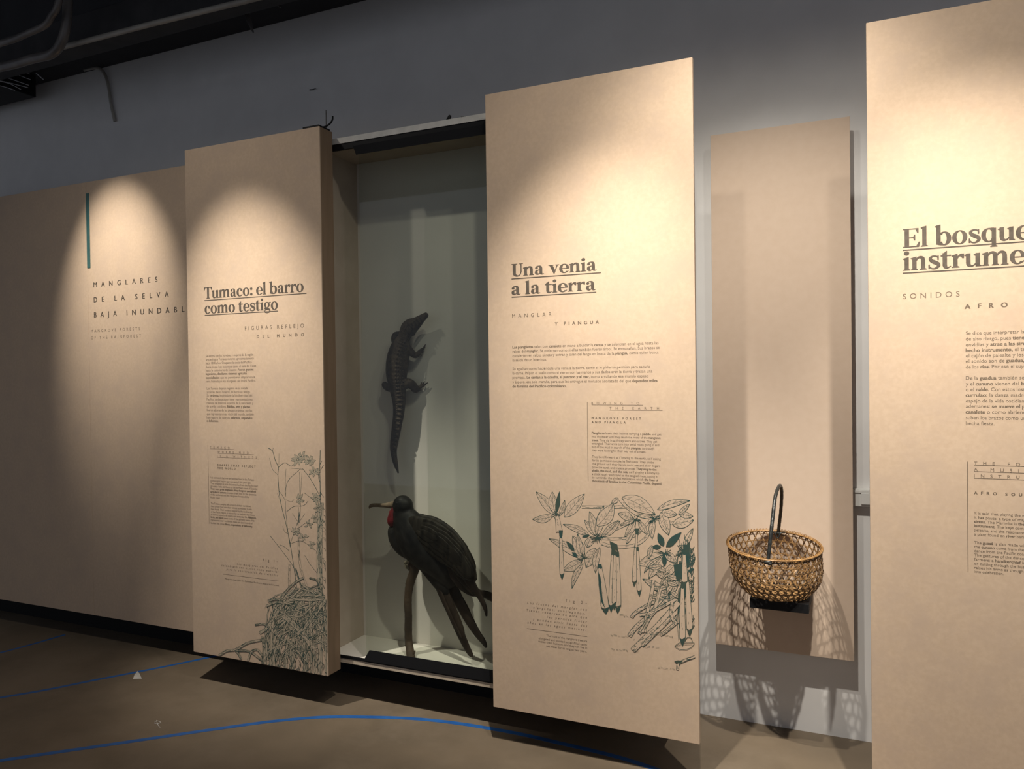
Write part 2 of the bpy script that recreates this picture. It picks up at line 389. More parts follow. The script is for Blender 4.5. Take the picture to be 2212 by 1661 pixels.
# --- a bold old-style serif for the titles, drawn letter by letter (1000 units to the em)
def G():
    class g:
        def __init__(s): s.p = []
        def poly(s, *q): s.p.append(list(q)); return s
        def rect(s, x0, y0, x1, y1): return s.poly((x0, y0), (x1, y0), (x1, y1), (x0, y1))
        def foot(s, x, w, l=45, r=45, y=0): return s.poly((x-l, y), (x+w+r, y), (x+w+r, y+20), (x+w, y+48), (x, y+48), (x-l, y+20))
        def flag(s, x, w, h): return s.poly((x-52, h-58), (x, h-85), (x+w, h-85), (x+w, h+16), (x+w-16, h+16), (x-52, h-34))
        def stem(s, x, y0, y1, w=122): return s.rect(x, y0, x+w, y1)
        def dot(s, x, y, r, ry=None):
            ry = ry or r
            return s.poly(*[(x+r*math.cos(k*math.pi/8), y+ry*math.sin(k*math.pi/8)) for k in range(16)])
        def ring(s, cx, cy, rx, ry, ix, iy, a0=0, a1=360, sk=0):
            n = 28
            for k in range(n):
                t0 = R(a0+(a1-a0)*k/n); t1 = R(a0+(a1-a0)*(k+1)/n)
                s.poly((cx+rx*math.cos(t0), cy+ry*math.sin(t0)), (cx+rx*math.cos(t1), cy+ry*math.sin(t1)),
                       (cx+sk+ix*math.cos(t1), cy+iy*math.sin(t1)), (cx+sk+ix*math.cos(t0), cy+iy*math.sin(t0)))
            return s
        def brush(s, *q):
            q = spline(q, 6); n = len(q); L = []; K = []
            for i in range(n):
                a = q[max(i-1, 0)]; b = q[min(i+1, n-1)]; dx, dy = b[0]-a[0], b[1]-a[1]; l = math.hypot(dx, dy) or 1
                L.append((q[i][0]-dy/l*q[i][2]/2, q[i][1]+dx/l*q[i][2]/2)); K.append((q[i][0]+dy/l*q[i][2]/2, q[i][1]-dx/l*q[i][2]/2))
            for i in range(n-1): s.poly(L[i], L[i+1], K[i+1], K[i])
            return s
    return g()
def arch(g, x): return g.brush((x-20, 320, 24), (x+40, 425, 55), (x+120, 470, 80), (x+195, 420, 112), (x+215, 320, 122)).stem(x+154, 0, 330).foot(x+154, 122, 40, 45)
SERIF = {
 'n': (lambda: arch(G().stem(60, 0, 450).foot(60, 122, 50, 35).flag(60, 122, 478), 182), 530),
 'm': (lambda: arch(arch(G().stem(60, 0, 450).foot(60, 122, 50, 30).flag(60, 122, 478), 182), 458), 805),
 'u': (lambda: G().stem(55, 140, 480).flag(55, 122, 470).brush((116, 170, 122), (130, 70, 112), (205, 22, 66), (290, 50, 36), (350, 130, 22)).stem(340, 0, 480).flag(340, 122, 470).foot(400, 62, 0, 48), 525),
 'o': (lambda: G().ring(250, 240, 232, 256, 105, 222), 500),
 'e': (lambda: G().ring(240, 240, 222, 256, 100, 220, 2, 318, 8).rect(100, 222, 455, 256).brush((385, 60, 40), (425, 105, 22)), 460),
 'c': (lambda: G().ring(240, 240, 222, 256, 95, 220, 48, 312, 12).dot(355, 375, 66).brush((370, 62, 40), (412, 115, 22)), 440),
 'a': (lambda: G().stem(255, 70, 350).brush((95, 385, 60), (120, 450, 44), (205, 476, 46), (290, 440, 95), (316, 345, 122)).dot(108, 372, 62).brush((300, 285, 24), (190, 250, 46), (105, 190, 105), (105, 85, 120), (170, 24, 66), (280, 80, 26)).brush((316, 85, 122), (345, 30, 80), (400, 18, 40), (450, 45, 18)), 460),
 'l': (lambda: G().stem(60, 0, 740).foot(60, 122, 50, 48).flag(60, 122, 744), 245),
 'b': (lambda: G().stem(55, 30, 740).flag(55, 122, 744).ring(300, 240, 218, 256, 90, 218, -150, 140, -5).brush((90, 40, 30), (160, 22, 36), (250, 6, 36)), 540),
 'r': (lambda: G().stem(60, 0, 450).foot(60, 122, 50, 60).flag(60, 122, 478).brush((175, 320, 22), (225, 410, 50), (300, 462, 70)).poly((250, 430), (300, 496), (378, 490), (378, 330), (340, 330)), 395),
 't': (lambda: G().stem(75, 80, 560).poly((15, 470), (60, 495), (185, 635), (197, 635), (197, 440), (15, 440)).rect(15, 440, 325, 480).brush((136, 130, 122), (160, 40, 105), (235, 18, 52), (320, 62, 20)), 340),
 's': (lambda: G().brush((345, 395, 26), (275, 462, 38), (170, 466, 56), (90, 395, 88), (130, 305, 112), (230, 240, 132), (325, 180, 116), (345, 95, 92), (255, 16, 56), (135, 16, 40), (50, 100, 26)).rect(318, 322, 352, 480).rect(38, 6, 72, 165), 405),
 'i': (lambda: G().stem(60, 0, 450).foot(60, 122, 50, 48).flag(60, 122, 478).dot(118, 640, 80), 245),
 'g': (lambda: G().ring(215, 310, 188, 182, 82, 150).brush((330, 430, 40), (400, 458, 44), (470, 452, 52)).brush((115, 165, 40), (80, 95, 70), (160, 62, 96), (300, 50, 100), (400, -10, 88), (385, -120, 48), (230, -165, 38), (80, -130, 44), (70, -40, 44), (150, 20, 36)), 470),
 'T': (lambda: G().stem(235, 0, 670, 130).foot(235, 130, 55, 55).rect(20, 662, 580, 700).poly((20, 700), (20, 520), (48, 520), (100, 664)).poly((580, 700), (580, 520), (552, 520), (500, 664)), 570),
 'U': (lambda: G().stem(85, 230, 690, 135).rect(20, 672, 285, 700).brush((152, 250, 135), (168, 90, 122), (290, 8, 72), (420, 60, 40), (480, 230, 36)).rect(462, 225, 498, 690).rect(395, 672, 565, 700), 575),
 'v': (lambda: G().poly((45, 470), (178, 470), (320, 120), (265, -14), (240, -14)).poly((240, -14), (265, -14), (430, 470), (392, 470)).rect(0, 452, 235, 480).rect(320, 452, 485, 480), 480),
 'E': (lambda: G().stem(75, 0, 700, 132).rect(20, 0, 540, 34).rect(20, 668, 520, 700).poly((520, 700), (520, 520), (492, 520), (430, 670)).rect(200, 338, 385, 376).poly((350, 357), (392, 250), (412, 250), (412, 465), (392, 465)).poly((540, 0), (570, 190), (540, 190), (455, 32)), 595),
 'q': (lambda: G().ring(245, 240, 225, 256, 98, 218, 40, 325, 5).stem(340, -190, 488).foot(340, 122, 45, 45, -190).brush((230, 470, 36), (310, 480, 40), (400, 476, 40)), 525),
 ':': (lambda: G().dot(110, 75, 78).dot(110, 400, 78), 225),
}
def serif_line(pr, text, x0, yb, x1, xh_px, fit=None, mi=0):
    """title line: text spans pixels x0..x1; xh_px = x-height in pixels"""
    polys = []; x = 0; w = 0
    for ch in text:
        if ch == ' ': x += 215; continue
        f, adv = SERIF[ch]
        for q in f().p: polys.append([(a+x, b) for a, b in q])
        x += adv
    xs = [a for q in polys for a, b in q]; m0, m1 = min(xs), max(xs)
    u0, v0 = pr.uv(x0, yb); py = yb
    for _ in range(6): q = pr.uv(x1, py); py += (q[1]-v0)*FOC/3.4
    u1 = pr.uv(x1, py)[0]; sx = (u1-u0)/(m1-m0); sz = abs(pr.uv(x0, yb-xh_px)[1]-v0)/478
    for g, (ox, oz) in enumerate(((-8, 0), (8, 3), (0, -3))):       # a little extra weight
        for k, q in enumerate(polys): pr.mb.add([(u0+(a+ox-m0)*sx, pr.y-2e-6*(k % 40)-9e-5*g, v0+(b+oz)*sz) for a, b in q], [tuple(range(len(q)))], mi)
INK_GAP = 0.00025

def zoomed(ox, oy, s): return lambda x, y: (ox+x/s, oy+y/s)
def lines(pr, Z, left, rows, cap, spaced=False, res=2, mi=0, **k):
    for text, yb, xr in rows:
        l = left if not isinstance(left, dict) else left[text]
        a = Z(l, yb); b = Z(xr, yb); put(pr, text, a[0], a[1], b[0], cap, spaced, res, mi=mi, **k)

# ---------------------------------------------------------------- wall fascia with the section title
FY = 3.03
fa = thing('wall_fascia', 'long tan fascia board at the left carrying the MANGLARES lettering', 'wall panel', (-4.0, FY, PZ0))
SEAM = -4.046
mb = MB(); mb.box(-6.6, SEAM-0.0004, FY, FY+0.02, PZ0, PZ1+0.005); mb.build('board', M['board'], fa, bevel=0.0015)
mb = MB(); mb.box(SEAM+0.0004, -2.98, FY, FY+0.02, PZ0, PZ1+0.005); mb.build('board', M['board'], fa, bevel=0.0015)
bars('batten', fa, [(-6.6, -3.0, FY+0.02, FY+0.06, PZ0+0.02, PZ0+0.06), (-6.6, -3.0, FY+0.02, FY+0.06, PZ1-0.06, PZ1-0.02),
                    (SEAM-0.04, SEAM+0.04, FY+0.0605, GAP_Y, PZ1-0.06, PZ1-0.02)], M['ply'])
a = at(192, 417, FY); c = at(199.5, 578, FY)
mb = MB(); mb.box(SEAM+0.0004, SEAM+0.026, FY-0.002, FY, c.z, a.z); mb.build('accent_strip', M['teal'], fa)
pr = Print(FY-INK_GAP); Z = zoomed(180, 560, 3.95)
lines(pr, Z, 88, [('MANGLARES', 240, 632)], 11.0, True, 5, weight=0.03)
lines(pr, Z, 90, [('DE LA SELVA', 368, 728)], 11.2, True, 5, weight=0.03)
lines(pr, Z, 92, [('BAJA INUNDABLE', 497, 925)], 11.4, True, 5, weight=0.03)
pr.build('section_title', M['ink'], fa)
pr = Print(FY-INK_GAP)
lines(pr, Z, 66, [('MANGROVE FORESTS', 625, 483), ('OF THE RAINFOREST', 684, 492)], 6.2, True, 4)
pr.build('section_subtitle', M['ink_thin'], fa)
mb = MB(); mb.box(-6.6, -1.0, 3.20, WALL_Y-0.001, 0.0, 0.13)  # added black block that keeps the shaded gap under the boards dark
tag(mb.build('gap_shade_block', M['black']), 'black block added to deepen the shade in the gap below the tan boards', 'shade block')

# ---------------------------------------------------------------- plant drawings (lines of ink on the panels)
rng = random.Random(7)
class Drawing(Print):
    STEP = 0.0000024
    def __init__(s, y, ox, oy, sc): super().__init__(y); s.Z = zoomed(ox, oy, sc); s.sc = sc
    X1 = 9.0
    def m(s, q):
        P = [s.uv(*s.Z(a[0], a[1])) for a in q]
        return [(min(u, s.X1-.002), max(v, PZ0+.003)) for u, v in P]        # the print ends at the board's edges
    def line(s, q, w=1.0, n=6, mi=0): s.ribbon(s.m(spline([a[:2] for a in q], n)), w*0.00078, mi)
    def wob(s, q, amp=3):
        return [(a+rng.uniform(-amp, amp), b+rng.uniform(-amp, amp)) for a, b in q]
    def leaf(s, b, t, w, bend=0.0, veins=5, dark=False, lw=1.2):
        dx, dy = t[0]-b[0], t[1]-b[1]; l = math.hypot(dx, dy); nx, ny = -dy/l, dx/l
        def pt(k, side):
            prof = math.sin(math.pi*k**0.85)**0.9 if 0 < k < 1 else 0
            o = side*w/2*prof+bend*math.sin(math.pi*k)
            return (b[0]+dx*k+nx*o, b[1]+dy*k+ny*o)
        ks = [i/12 for i in range(13)]
        L = [pt(k, 1) for k in ks]; Q = [pt(k, -1) for k in ks]
        s.quadstrip(s.m(L), s.m(Q), 0 if dark else 1, -0.0004)
        if dark: return
        s.line(L, lw, 1); s.line(Q, lw, 1); s.line([pt(k, 0) for k in ks], lw*0.8, 1)
        for i in range(veins):
            k = 0.15+0.7*i/max(1, veins-1)
            for sd in (1, -1):
                e = pt(min(0.97, k+0.12), sd*0.78); s.line([pt(k, 0), e], 0.55, 1)
        for i in range(int(w*.16)):
            k = rng.uniform(.08, .8); o = rng.uniform(.15, .8)*(1 if i % 3 else -1); s.line([pt(k, o), pt(k+.13, o*.9)], 0.45, 1)
    def stem(s, q, w, lw=1.1, ticks=0, n=6, wash=True):
        q = spline(q, n); L = []; K = []
        for i in range(len(q)):
            a = q[max(i-1, 0)]; b = q[min(i+1, len(q)-1)]; dx, dy = b[0]-a[0], b[1]-a[1]; l = math.hypot(dx, dy) or 1
            ww = (w if not isinstance(w, tuple) else w[0]+(w[1]-w[0])*i/(len(q)-1))/2
            L.append((q[i][0]-dy/l*ww, q[i][1]+dx/l*ww)); K.append((q[i][0]+dy/l*ww, q[i][1]-dx/l*ww))
        if wash: s.quadstrip(s.m(L), s.m(K), 1, -0.0004)
        s.line(L, lw, 1); s.line(K, lw*0.8, 1)
        for _ in range(ticks):
            i = rng.randrange(len(q)-1); f = rng.uniform(0.1, 0.9); g = f+rng.uniform(-0.3, 0.3)
            s.line([tuple(L[i][j]*(1-f)+K[i][j]*f for j in (0, 1)), tuple(L[i+1][j]*(1-g)+K[i+1][j]*g for j in (0, 1))], 0.8, 1)
    def blob(s, q):
        P = s.m(q); s.lay(1); s.mb.add([(a, s.y, b) for a, b in P], [tuple(range(len(P)))], 0)
    def pod(s, t, b, w):
        dx, dy = b[0]-t[0], b[1]-t[1]
        def pt(k, o): return (t[0]+dx*k+o*w/2, t[1]+dy*k)
        prof = [(0, .45), (.1, .55), (.3, .75), (.6, .95), (.8, 1.0), (.88, .95)]
        L = [pt(k, o) for k, o in prof]; K = [pt(k, -o) for k, o in prof]
        s.quadstrip(s.m(L), s.m(K), 1, -0.0004); s.line(L, 1.2, 1); s.line(K, 1.2, 1)
        s.blob([pt(.85, -.97), pt(.90, -.2), pt(.87, .3), pt(.85, .97), pt(.92, .7), pt(1, 0), pt(.93, -.65)])
        s.blob([pt(-.01, -.5), pt(-.01, .5), pt(.06, .62), pt(.09, .2), pt(.07, -.2), pt(.09, -.6)])
        for _ in range(6):
            k = rng.uniform(.15, .8); o = rng.uniform(-.4, .4); s.line([pt(k, o), pt(k+.03, o)], 0.6, 1)

def drawing_fruit(y):
    D = Drawing(y, 1100, 1030, 3.69); D.X1 = -0.545
    # long bare branches first
    D.stem([(578, 240), (760, 242), (935, 240)], 22, 1.1, 14)
    D.stem([(885, 180), (950, 250), (1050, 312), (1180, 330), (1300, 370)], 26, 1.2, 26)
    D.stem([(720, 490), (850, 494), (1000, 468), (1135, 335)], 20, 1.1, 16)
    D.stem([(735, 530), (850, 560), (1000, 545), (1085, 490), (1120, 430)], 24, 1.1, 18)
    D.stem([(720, 480), (850, 420), (1010, 350)], 14, 1.0, 8)
    for a in (((355, 300), (212, 118), 74, 8), ((365, 292), (343, 118), 70, -6), ((345, 312), (185, 338), 62, -12), ((440, 322), (600, 135), 92, 0),
              ((400, 312), (443, 185), 34, 6), ((690, 470), (600, 345), 55, 5), ((690, 470), (640, 275), 62, 5), ((700, 470), (752, 228), 66, 0),
              ((700, 392), (832, 212), 112, 12), ((640, 470), (428, 378), 52, 10), ((735, 478), (885, 350), 62, 6), ((735, 486), (872, 345), 36, -10),
              ((588, 655), (315, 492), 70, 14), ((585, 650), (505, 470), 88, 8), ((575, 640), (545, 455), 50, 0), ((580, 668), (425, 745), 78, -8),
              ((590, 690), (500, 890), 46, 16), ((690, 570), (612, 722), 96, 0), ((722, 560), (688, 768), 52, 14), ((620, 560), (650, 480), 60, 0),
              ((900, 160), (1165, 300), 118, -10), ((870, 170), (815, 215), 40, 0), ((985, 340), (868, 292), 66, 6), ((1000, 350), (920, 480), 58, -8),
              ((1000, 345), (880, 385), 30, 0), ((1030, 350), (1100, 460), 44, 0), ((985, 440), (935, 535), 44, 6), ((1150, 340), (1140, 495), 50, 8),
              ((1210, 280), (1272, 465), 82, 0), ((1180, 262), (1442, 188), 56, -14), ((1215, 275), (1340, 300), 60, 6), ((1300, 380), (1470, 345), 88, 0),
              ((1350, 285), (1465, 315), 50, 6), ((1350, 300), (1440, 215), 36, 0), ((1240, 610), (1018, 702), 92, -6), ((1245, 620), (1112, 812), 88, 6),
              ((1240, 600), (1335, 685), 62, 0), ((1210, 640), (1075, 765), 34, 16), ((1330, 690), (1225, 805), 66, 0), ((1272, 945), (1062, 812), 62, 8),
              ((1270, 950), (1122, 955), 52, 0), ((1285, 930), (1305, 830), 40, 0), ((1300, 930), (1345, 815), 40, 0), ((1310, 1000), (1280, 920), 40, 0),
              ((1240, 980), (1420, 1010), 46, 0), ((1255, 900), (1215, 790), 40, 8), ((1450, 830), (1395, 960), 40, 0), ((1390, 560), (1465, 410), 46, 0),
              ((1420, 980), (1470, 850), 30, 0), ((1440, 700), (1475, 620), 24, 0), ((1330, 1150), (1270, 1060), 40, 0)):
        D.leaf(*a)
    for a in (((375, 290), (402, 112), 36), ((1250, 560), (1374, 440), 56), ((1230, 555), (1185, 445), 50), ((1210, 560), (1135, 560), 40), ((1270, 560), (1330, 470), 50),
              ((520, 590), (455, 512), 34), ((545, 640), (500, 600), 26), ((640, 465), (580, 480), 22), ((1330, 740), (1350, 820), 46), ((1400, 640), (1440, 520), 30)):
        D.leaf(*a, dark=True)
    for cx, cy, n, r in ((368, 300, 14, 34), (695, 482, 26, 46), (588, 652, 18, 40), (1000, 345, 16, 40), (1155, 335, 18, 44), (1240, 612, 20, 50), (1275, 945, 20, 50), (1380, 600, 24, 60)):
        for k in range(n):
            a = rng.uniform(0, 6.28); e = r*rng.uniform(.6, 1.3); D.line([(cx, cy), (cx+e*.5*math.cos(a)+4, cy+e*.5*math.sin(a)), (cx+e*math.cos(a), cy+e*math.sin(a))], rng.uniform(.7, 1.4), 3)
    for k in range(30):
        cx, cy = rng.uniform(1120, 1470), rng.uniform(540, 1010); a = rng.uniform(0, 6.28); l = rng.uniform(50, 120)
        D.leaf((cx, cy), (min(1475, cx+l*math.cos(a)), cy+l*math.sin(a)), l*.36, rng.uniform(-8, 8), 4, k % 6 == 0)
    D.stem([(380, 315), (392, 380), (400, 440)], (30, 50), 1.2, 10)
    D.blob([(395, 425), (428, 425), (424, 470), (400, 470)])
    D.pod((410, 460), (422, 820), 34)
    D.blob([(800, 510), (862, 540), (870, 600), (850, 575), (832, 600), (815, 580)])
    for a in (((720, 700), (772, 1096), 62), ((826, 585), (812, 1082), 44), ((862, 600), (866, 1092), 52), ((842, 590), (836, 1062), 36), ((1008, 540), (996, 876), 34),
              ((1022, 560), (1038, 956), 34)): D.pod(*a)
    D.blob([(1000, 410), (1035, 410), (1025, 470), (1010, 470)]); D.stem([(1016, 460), (1012, 560)], 16)
    D.blob([(712, 760), (728, 800), (745, 980), (765, 1050), (735, 1000), (712, 860)])
    # trunk at the right-hand edge
    for k in range(26):
        x = rng.uniform(1335, 1455); y0 = rng.uniform(440, 1000); l = rng.uniform(80, 330)
        D.line([(x, y0), (x+rng.uniform(-14, 14), y0+l/2), (x+rng.uniform(-10, 10), y0+l)], rng.uniform(0.8, 1.8), 4)
    D.stem([(1350, 680), (1470, 684)], 14, 1.1, 6)
    D.blob([(1310, 700), (1400, 690), (1395, 800), (1340, 830), (1318, 770)]); D.blob([(1385, 540), (1440, 540), (1438, 720), (1395, 730)])
    for k in range(22):
        y0 = rng.uniform(480, 1280); D.line(D.wob([(1440, y0), (1458, y0+20), (1472, y0-15)], 8), 1.3, 4)
    D.pod((1380, 850), (1382, 1352), 46); D.pod((1420, 800), (1440, 1275), 46); D.pod((1395, 600), (1400, 870), 44)
    for q, w in (([(1280, 985), (1150, 1000), (1010, 1080), (975, 1122)], 26), ([(1210, 1000), (1085, 1130), (1000, 1210), (958, 1270)], 34), ([(1150, 820), (1130, 960), (1090, 1130), (1080, 1240)], 26),
                 ([(1350, 1000), (1200, 1170), (1080, 1290), (985, 1384)], 44), ([(1330, 1080), (1180, 1230), (1060, 1345)], 30), ([(1345, 1150), (1245, 1235), (1205, 1258)], 24),
                 ([(1200, 900), (1160, 1050), (1100, 1150), (1035, 1250)], 28), ([(1240, 990), (1130, 1110), (1060, 1240)], 22), ([(1320, 980), (1190, 1050), (1110, 1090), (1040, 1100)], 24),
                 ([(1300, 1000), (1290, 1100), (1330, 1170)], 26), ([(1480, 1432), (1400, 1462), (1350, 1490), (1342, 1538)], 18)):
        D.stem(q, w, 1.3, 26)
    D.blob([(1315, 1470), (1345, 1462), (1385, 1468), (1360, 1490), (1330, 1484)])
    D.line([(1318, 1350), (1360, 1322), (1430, 1318), (1475, 1325), (1440, 1365), (1370, 1378), (1318, 1350)], 1.2, 6)
    D.line([(1330, 1348), (1390, 1335), (1460, 1332)], 0.8, 6)
    D.line([(1400, 1310), (1420, 1280), (1450, 1285), (1460, 1315)], 1.4, 6)
    for a, b in (((880, 1103), (962, 1116)), ((808, 1263), (950, 1272)), ((815, 1372), (955, 1386)), ((1048, 1350), (1200, 1360)), ((1185, 1518), (1330, 1538)), ((1178, 1254), (1302, 1275)), ((950, 1262), (1000, 1300)), ((985, 1384), (1040, 1398))):
        x = a[0]
        while x < b[0]:
            e = min(b[0], x+rng.uniform(10, 30)); f = (x-a[0])/(b[0]-a[0]); yy = a[1]+(b[1]-a[1])*f
            D.line([(x, yy+rng.uniform(-6, 6)), (e, yy+rng.uniform(-6, 8))], rng.uniform(0.5, 1.0), 1); x = e+rng.uniform(2, 16)
    return D

def drawing_mangrove(y):
    D = Drawing(y, 410, 930, 3.02); D.X1 = -2.210
    def l(q, w=1.0): D.line(q, w*1.15, 5)
    l([(510, 112), (540, 135), (556, 190), (577, 240), (575, 290), (582, 400), (600, 500), (630, 620), (655, 740), (680, 900), (705, 1060), (742, 1172)], 1.7)
    l([(545, 112), (539, 136)]); l([(580, 235), (582, 150)], .7); l([(520, 178), (538, 250), (573, 288)]); l([(577, 240), (620, 210), (660, 232), (688, 212)], 1.1)
    l([(580, 390), (620, 452), (625, 520), (640, 660), (655, 760)], 1.1); l([(626, 430), (624, 330), (628, 250)], .8)
    l([(722, 250), (640, 330), (622, 425)], 1.0); l([(735, 248), (790, 320), (852, 432)], 1.5)
    l([(715, 270), (718, 420), (722, 500), (700, 620)], .9); l([(732, 270), (722, 420)], .8); l([(660, 246), (735, 252)], .6)
    l([(525, 688), (590, 770), (670, 880), (692, 950)], 1.2); l([(588, 745), (620, 760), (648, 785)]); l([(605, 625), (620, 660), (640, 672)], .8)
    l([(630, 530), (680, 495), (740, 490), (772, 460)], 1.0); l([(668, 540), (710, 592), (752, 540)], .8); l([(655, 740), (682, 660), (702, 600)], .9)
    l([(570, 405), (590, 460)], .8); l([(625, 450), (660, 465), (680, 450)], .6)
    D.stem([(716, 500), (712, 700), (716, 850), (742, 960), (792, 1082)], 12, .9, 30, wash=False); D.stem([(690, 900), (740, 1062)], 9, .8, 8, wash=False)
    D.stem([(652, 870), (648, 960), (650, 1060)], 12, .8, 14, wash=False)
    D.stem([(855, 470), (848, 700), (846, 900), (850, 1085)], 34, 1.2, 150)
    l([(851, 128), (848, 260), (853, 470)], 1.8); l([(846, 260), (838, 300), (850, 340)], .9); l([(851, 260), (866, 236), (872, 225)], 1.2); l([(850, 220), (862, 196)], 1.2)
    for k in range(46):
        yy = rng.uniform(400, 1080); xx = rng.uniform(838, 876); l([(xx, yy), (xx+rng.uniform(-4, 10), yy+rng.uniform(6, 22))], rng.uniform(.6, 1.8))
    for k in range(14):
        yy = rng.uniform(400, 1000); l([(872, yy), (884, yy+10), (886, yy+24)], .8)
    l([(745, 405), (790, 440), (832, 482)], .8); l([(750, 815), (790, 880), (832, 932)], 1.0); l([(664, 735), (720, 720), (780, 750), (828, 790)], .8); l([(640, 640), (700, 640), (760, 600), (785, 610)], .8)
    for cx, cy, s, n in ((702, 190, 52, 9), (735, 165, 40, 5), (782, 198, 46, 8), (812, 265, 42, 7), (715, 448, 38, 7), (824, 440, 42, 8), (815, 575, 36, 6), (692, 662, 36, 6), (742, 692, 34, 6), (796, 745, 34, 6), (775, 612, 30, 5), (835, 505, 34, 6)):
        for k in range(n):
            a = 2*math.pi*k/n+rng.uniform(-.3, .3); r = s*rng.uniform(.7, 1.1)
            D.leaf((cx+4*math.cos(a), cy+4*math.sin(a)), (cx+r*math.cos(a), cy+r*math.sin(a)), s*.34, rng.uniform(-4, 4), 0, False, .7)
    def bottom(x): return 1440+(x-20)*0.172+32
    # stilt roots: arches springing from the trunk, thinner strands between them
    for k in range(96):
        x0 = rng.uniform(660, 885); y0 = rng.uniform(985, 1230) if k % 3 else rng.uniform(1150, 1420)
        out = -rng.uniform(20, 330) if k % 4 else rng.uniform(10, 120)
        x2 = x0+out
        if x2 < 470: x2 = rng.uniform(470, 560)
        if x2 > 888: x2 = rng.uniform(840, 888)
        y2 = min(bottom(x2)+4, y0+rng.uniform(170, 520)); xm = x0+(x2-x0)*rng.uniform(.55, .85); ym = y0+(y2-y0)*rng.uniform(.08, .38)
        if ym < 1080 and xm < 620: ym = 1110
        D.stem([(x0, y0), (x0*.6+xm*.4, y0*.55+ym*.45-rng.uniform(0, 18)), (xm, ym), (x2+rng.uniform(-12, 12), ym*.35+y2*.65), (x2, y2)], rng.uniform(5, 13), rng.uniform(.8, 1.3), rng.randrange(2, 9), 5)
    for k in range(22):
        x0 = rng.uniform(520, 860); y0 = rng.uniform(1130, 1400); D.stem([(x0, y0), (x0+rng.uniform(40, 110), y0+rng.uniform(-60, 90)), (x0+rng.uniform(80, 200), y0+rng.uniform(-40, 160))], rng.uniform(6, 12), 1.0, 5, 5)
    for q, w in (([(880, 1092), (800, 1105), (735, 1102), (640, 1112), (560, 1200), (505, 1285), (455, 1322)], 18), ([(742, 960), (690, 990), (620, 1060), (585, 1140)], 12), ([(780, 960), (835, 985), (862, 1070)], 10),
                 ([(508, 1112), (560, 1098), (610, 1105)], 14), ([(425, 1268), (480, 1262), (520, 1290)], 10), ([(610, 1205), (690, 1275), (760, 1355), (805, 1425)], 34), ([(890, 1100), (820, 1190), (760, 1270), (700, 1330)], 24),
                 ([(190, 1468), (240, 1438), (300, 1428), (380, 1385), (472, 1365)], 14), ([(300, 1436), (320, 1460), (335, 1492)], 12), ([(300, 1436), (390, 1442), (470, 1500)], 12), ([(380, 1500), (400, 1445), (440, 1430), (475, 1470)], 12),
                 ([(472, 1340), (480, 1420), (474, 1520)], 10), ([(700, 1080), (760, 1070), (880, 1085)], 18), ([(500, 1145), (560, 1120), (640, 1130), (700, 1150)], 14)):
        D.stem(q, w, 1.3, 40)
    for k in range(420):
        x = rng.uniform(500, 890); yy = rng.uniform(1110, bottom(x)-20); l([(x, yy), (x+rng.uniform(-14, 14), yy+rng.uniform(8, 34))], rng.uniform(.6, 1.6))
    return D

# ---------------------------------------------------------------- the free-standing text panels
# left panel: a deep box
LX0, LX1 = -3.034, -2.210
left = thing('text_panel', 'deep tan box panel titled Tumaco: el barro como testigo', 'text panel', ((LX0+LX1)/2, PY, PZ0))
mb = MB(); mb.box(LX0, LX1, PY, PY+0.006, PZ0, PZ1-0.005); mb.build('board', M['board'], left, bevel=0.001)
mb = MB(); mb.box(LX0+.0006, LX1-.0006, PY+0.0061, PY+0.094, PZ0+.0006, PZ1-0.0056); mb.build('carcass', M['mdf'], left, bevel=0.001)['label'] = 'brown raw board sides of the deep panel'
mb = MB(); mb.box(LX1-0.10, LX1-0.01, PY+0.008, PY+0.09, PZ1-0.005, PZ1+0.006); mb.build('top_plate', M['black'], left)
bars('bracket', left, [(LX0+0.1, LX0+0.14, PY+0.094, GAP_Y, z, z+0.04) for z in (0.6, 2.1)], M['ply'])
pr = Print(PY-INK_GAP)
serif_line(pr, 'Tumaco: el barro', 441.4, 645.2, 655.7, 16.4); serif_line(pr, 'como testigo', 442.3, 677.8, 600.2, 16.4)
rule(pr, 441.4, 649.3, 662, 636, 0.0021); rule(pr, 442.3, 681.3, 600.6, 671, 0.0021)
pr.build('title_lettering', M['title'], left)
pr = Print(PY-INK_GAP); Z = zoomed(180, 560, 3.95)
lines(pr, Z, 1378, [('FIGURAS REFLEJO', 606, 1882)], 8.4, True, 5); lines(pr, Z, 1482, [('DEL MUNDO', 673, 1882)], 6.6, True, 5, weight=0.04)
pr.build('subtitle_lettering', M['ink_thin'], left)
pr = Print(PY-INK_GAP)
lines(pr, Z, 1046, [('Se estima que los hombres y mujeres de la región', 835, 1450), ('arqueológica Tumaco vivieron aproximadamente', 865, 1455), ('hace 1800 años. Ocuparon la costa del Pacífico', 896, 1437),
    ('desde lo que hoy se conoce como el valle del Cauca', 928, 1475), ('hasta la costa norte de Ecuador. **Fueron grandes**', 958, 1452), ('**ingenieros, diseñaron sistemas agrícolas**', 988, 1395),
    ('**especializados** que les permitieron adaptarse a la', 1020, 1465), ('selva húmeda y a los manglares del litoral Pacífico.', 1050, 1472)], 5.2)
lines(pr, Z, 1053, [('Los Tumaco dejaron registro de su mirada', 1112, 1403), ('y con las manos hicieron del barro un testigo.', 1142, 1425), ('Su **cerámica,** inspirada en la biodiversidad del', 1172, 1440),
    ('Pacífico, se destaca por tener representaciones', 1203, 1443), ('realistas de distintos aspectos de la naturaleza y', 1235, 1450), ('de la vida cotidiana. **Babillas, aves y plantas**', 1265, 1423),
    ('fueron algunas de las piezas cerámicas con las', 1296, 1440), ('que representaron su visión del mundo, también', 1328, 1455), ('hay registro de cuerpos **enfermos, amputados**', 1360, 1442), ('**o deformes.**', 1388, 1152)], 5.2)
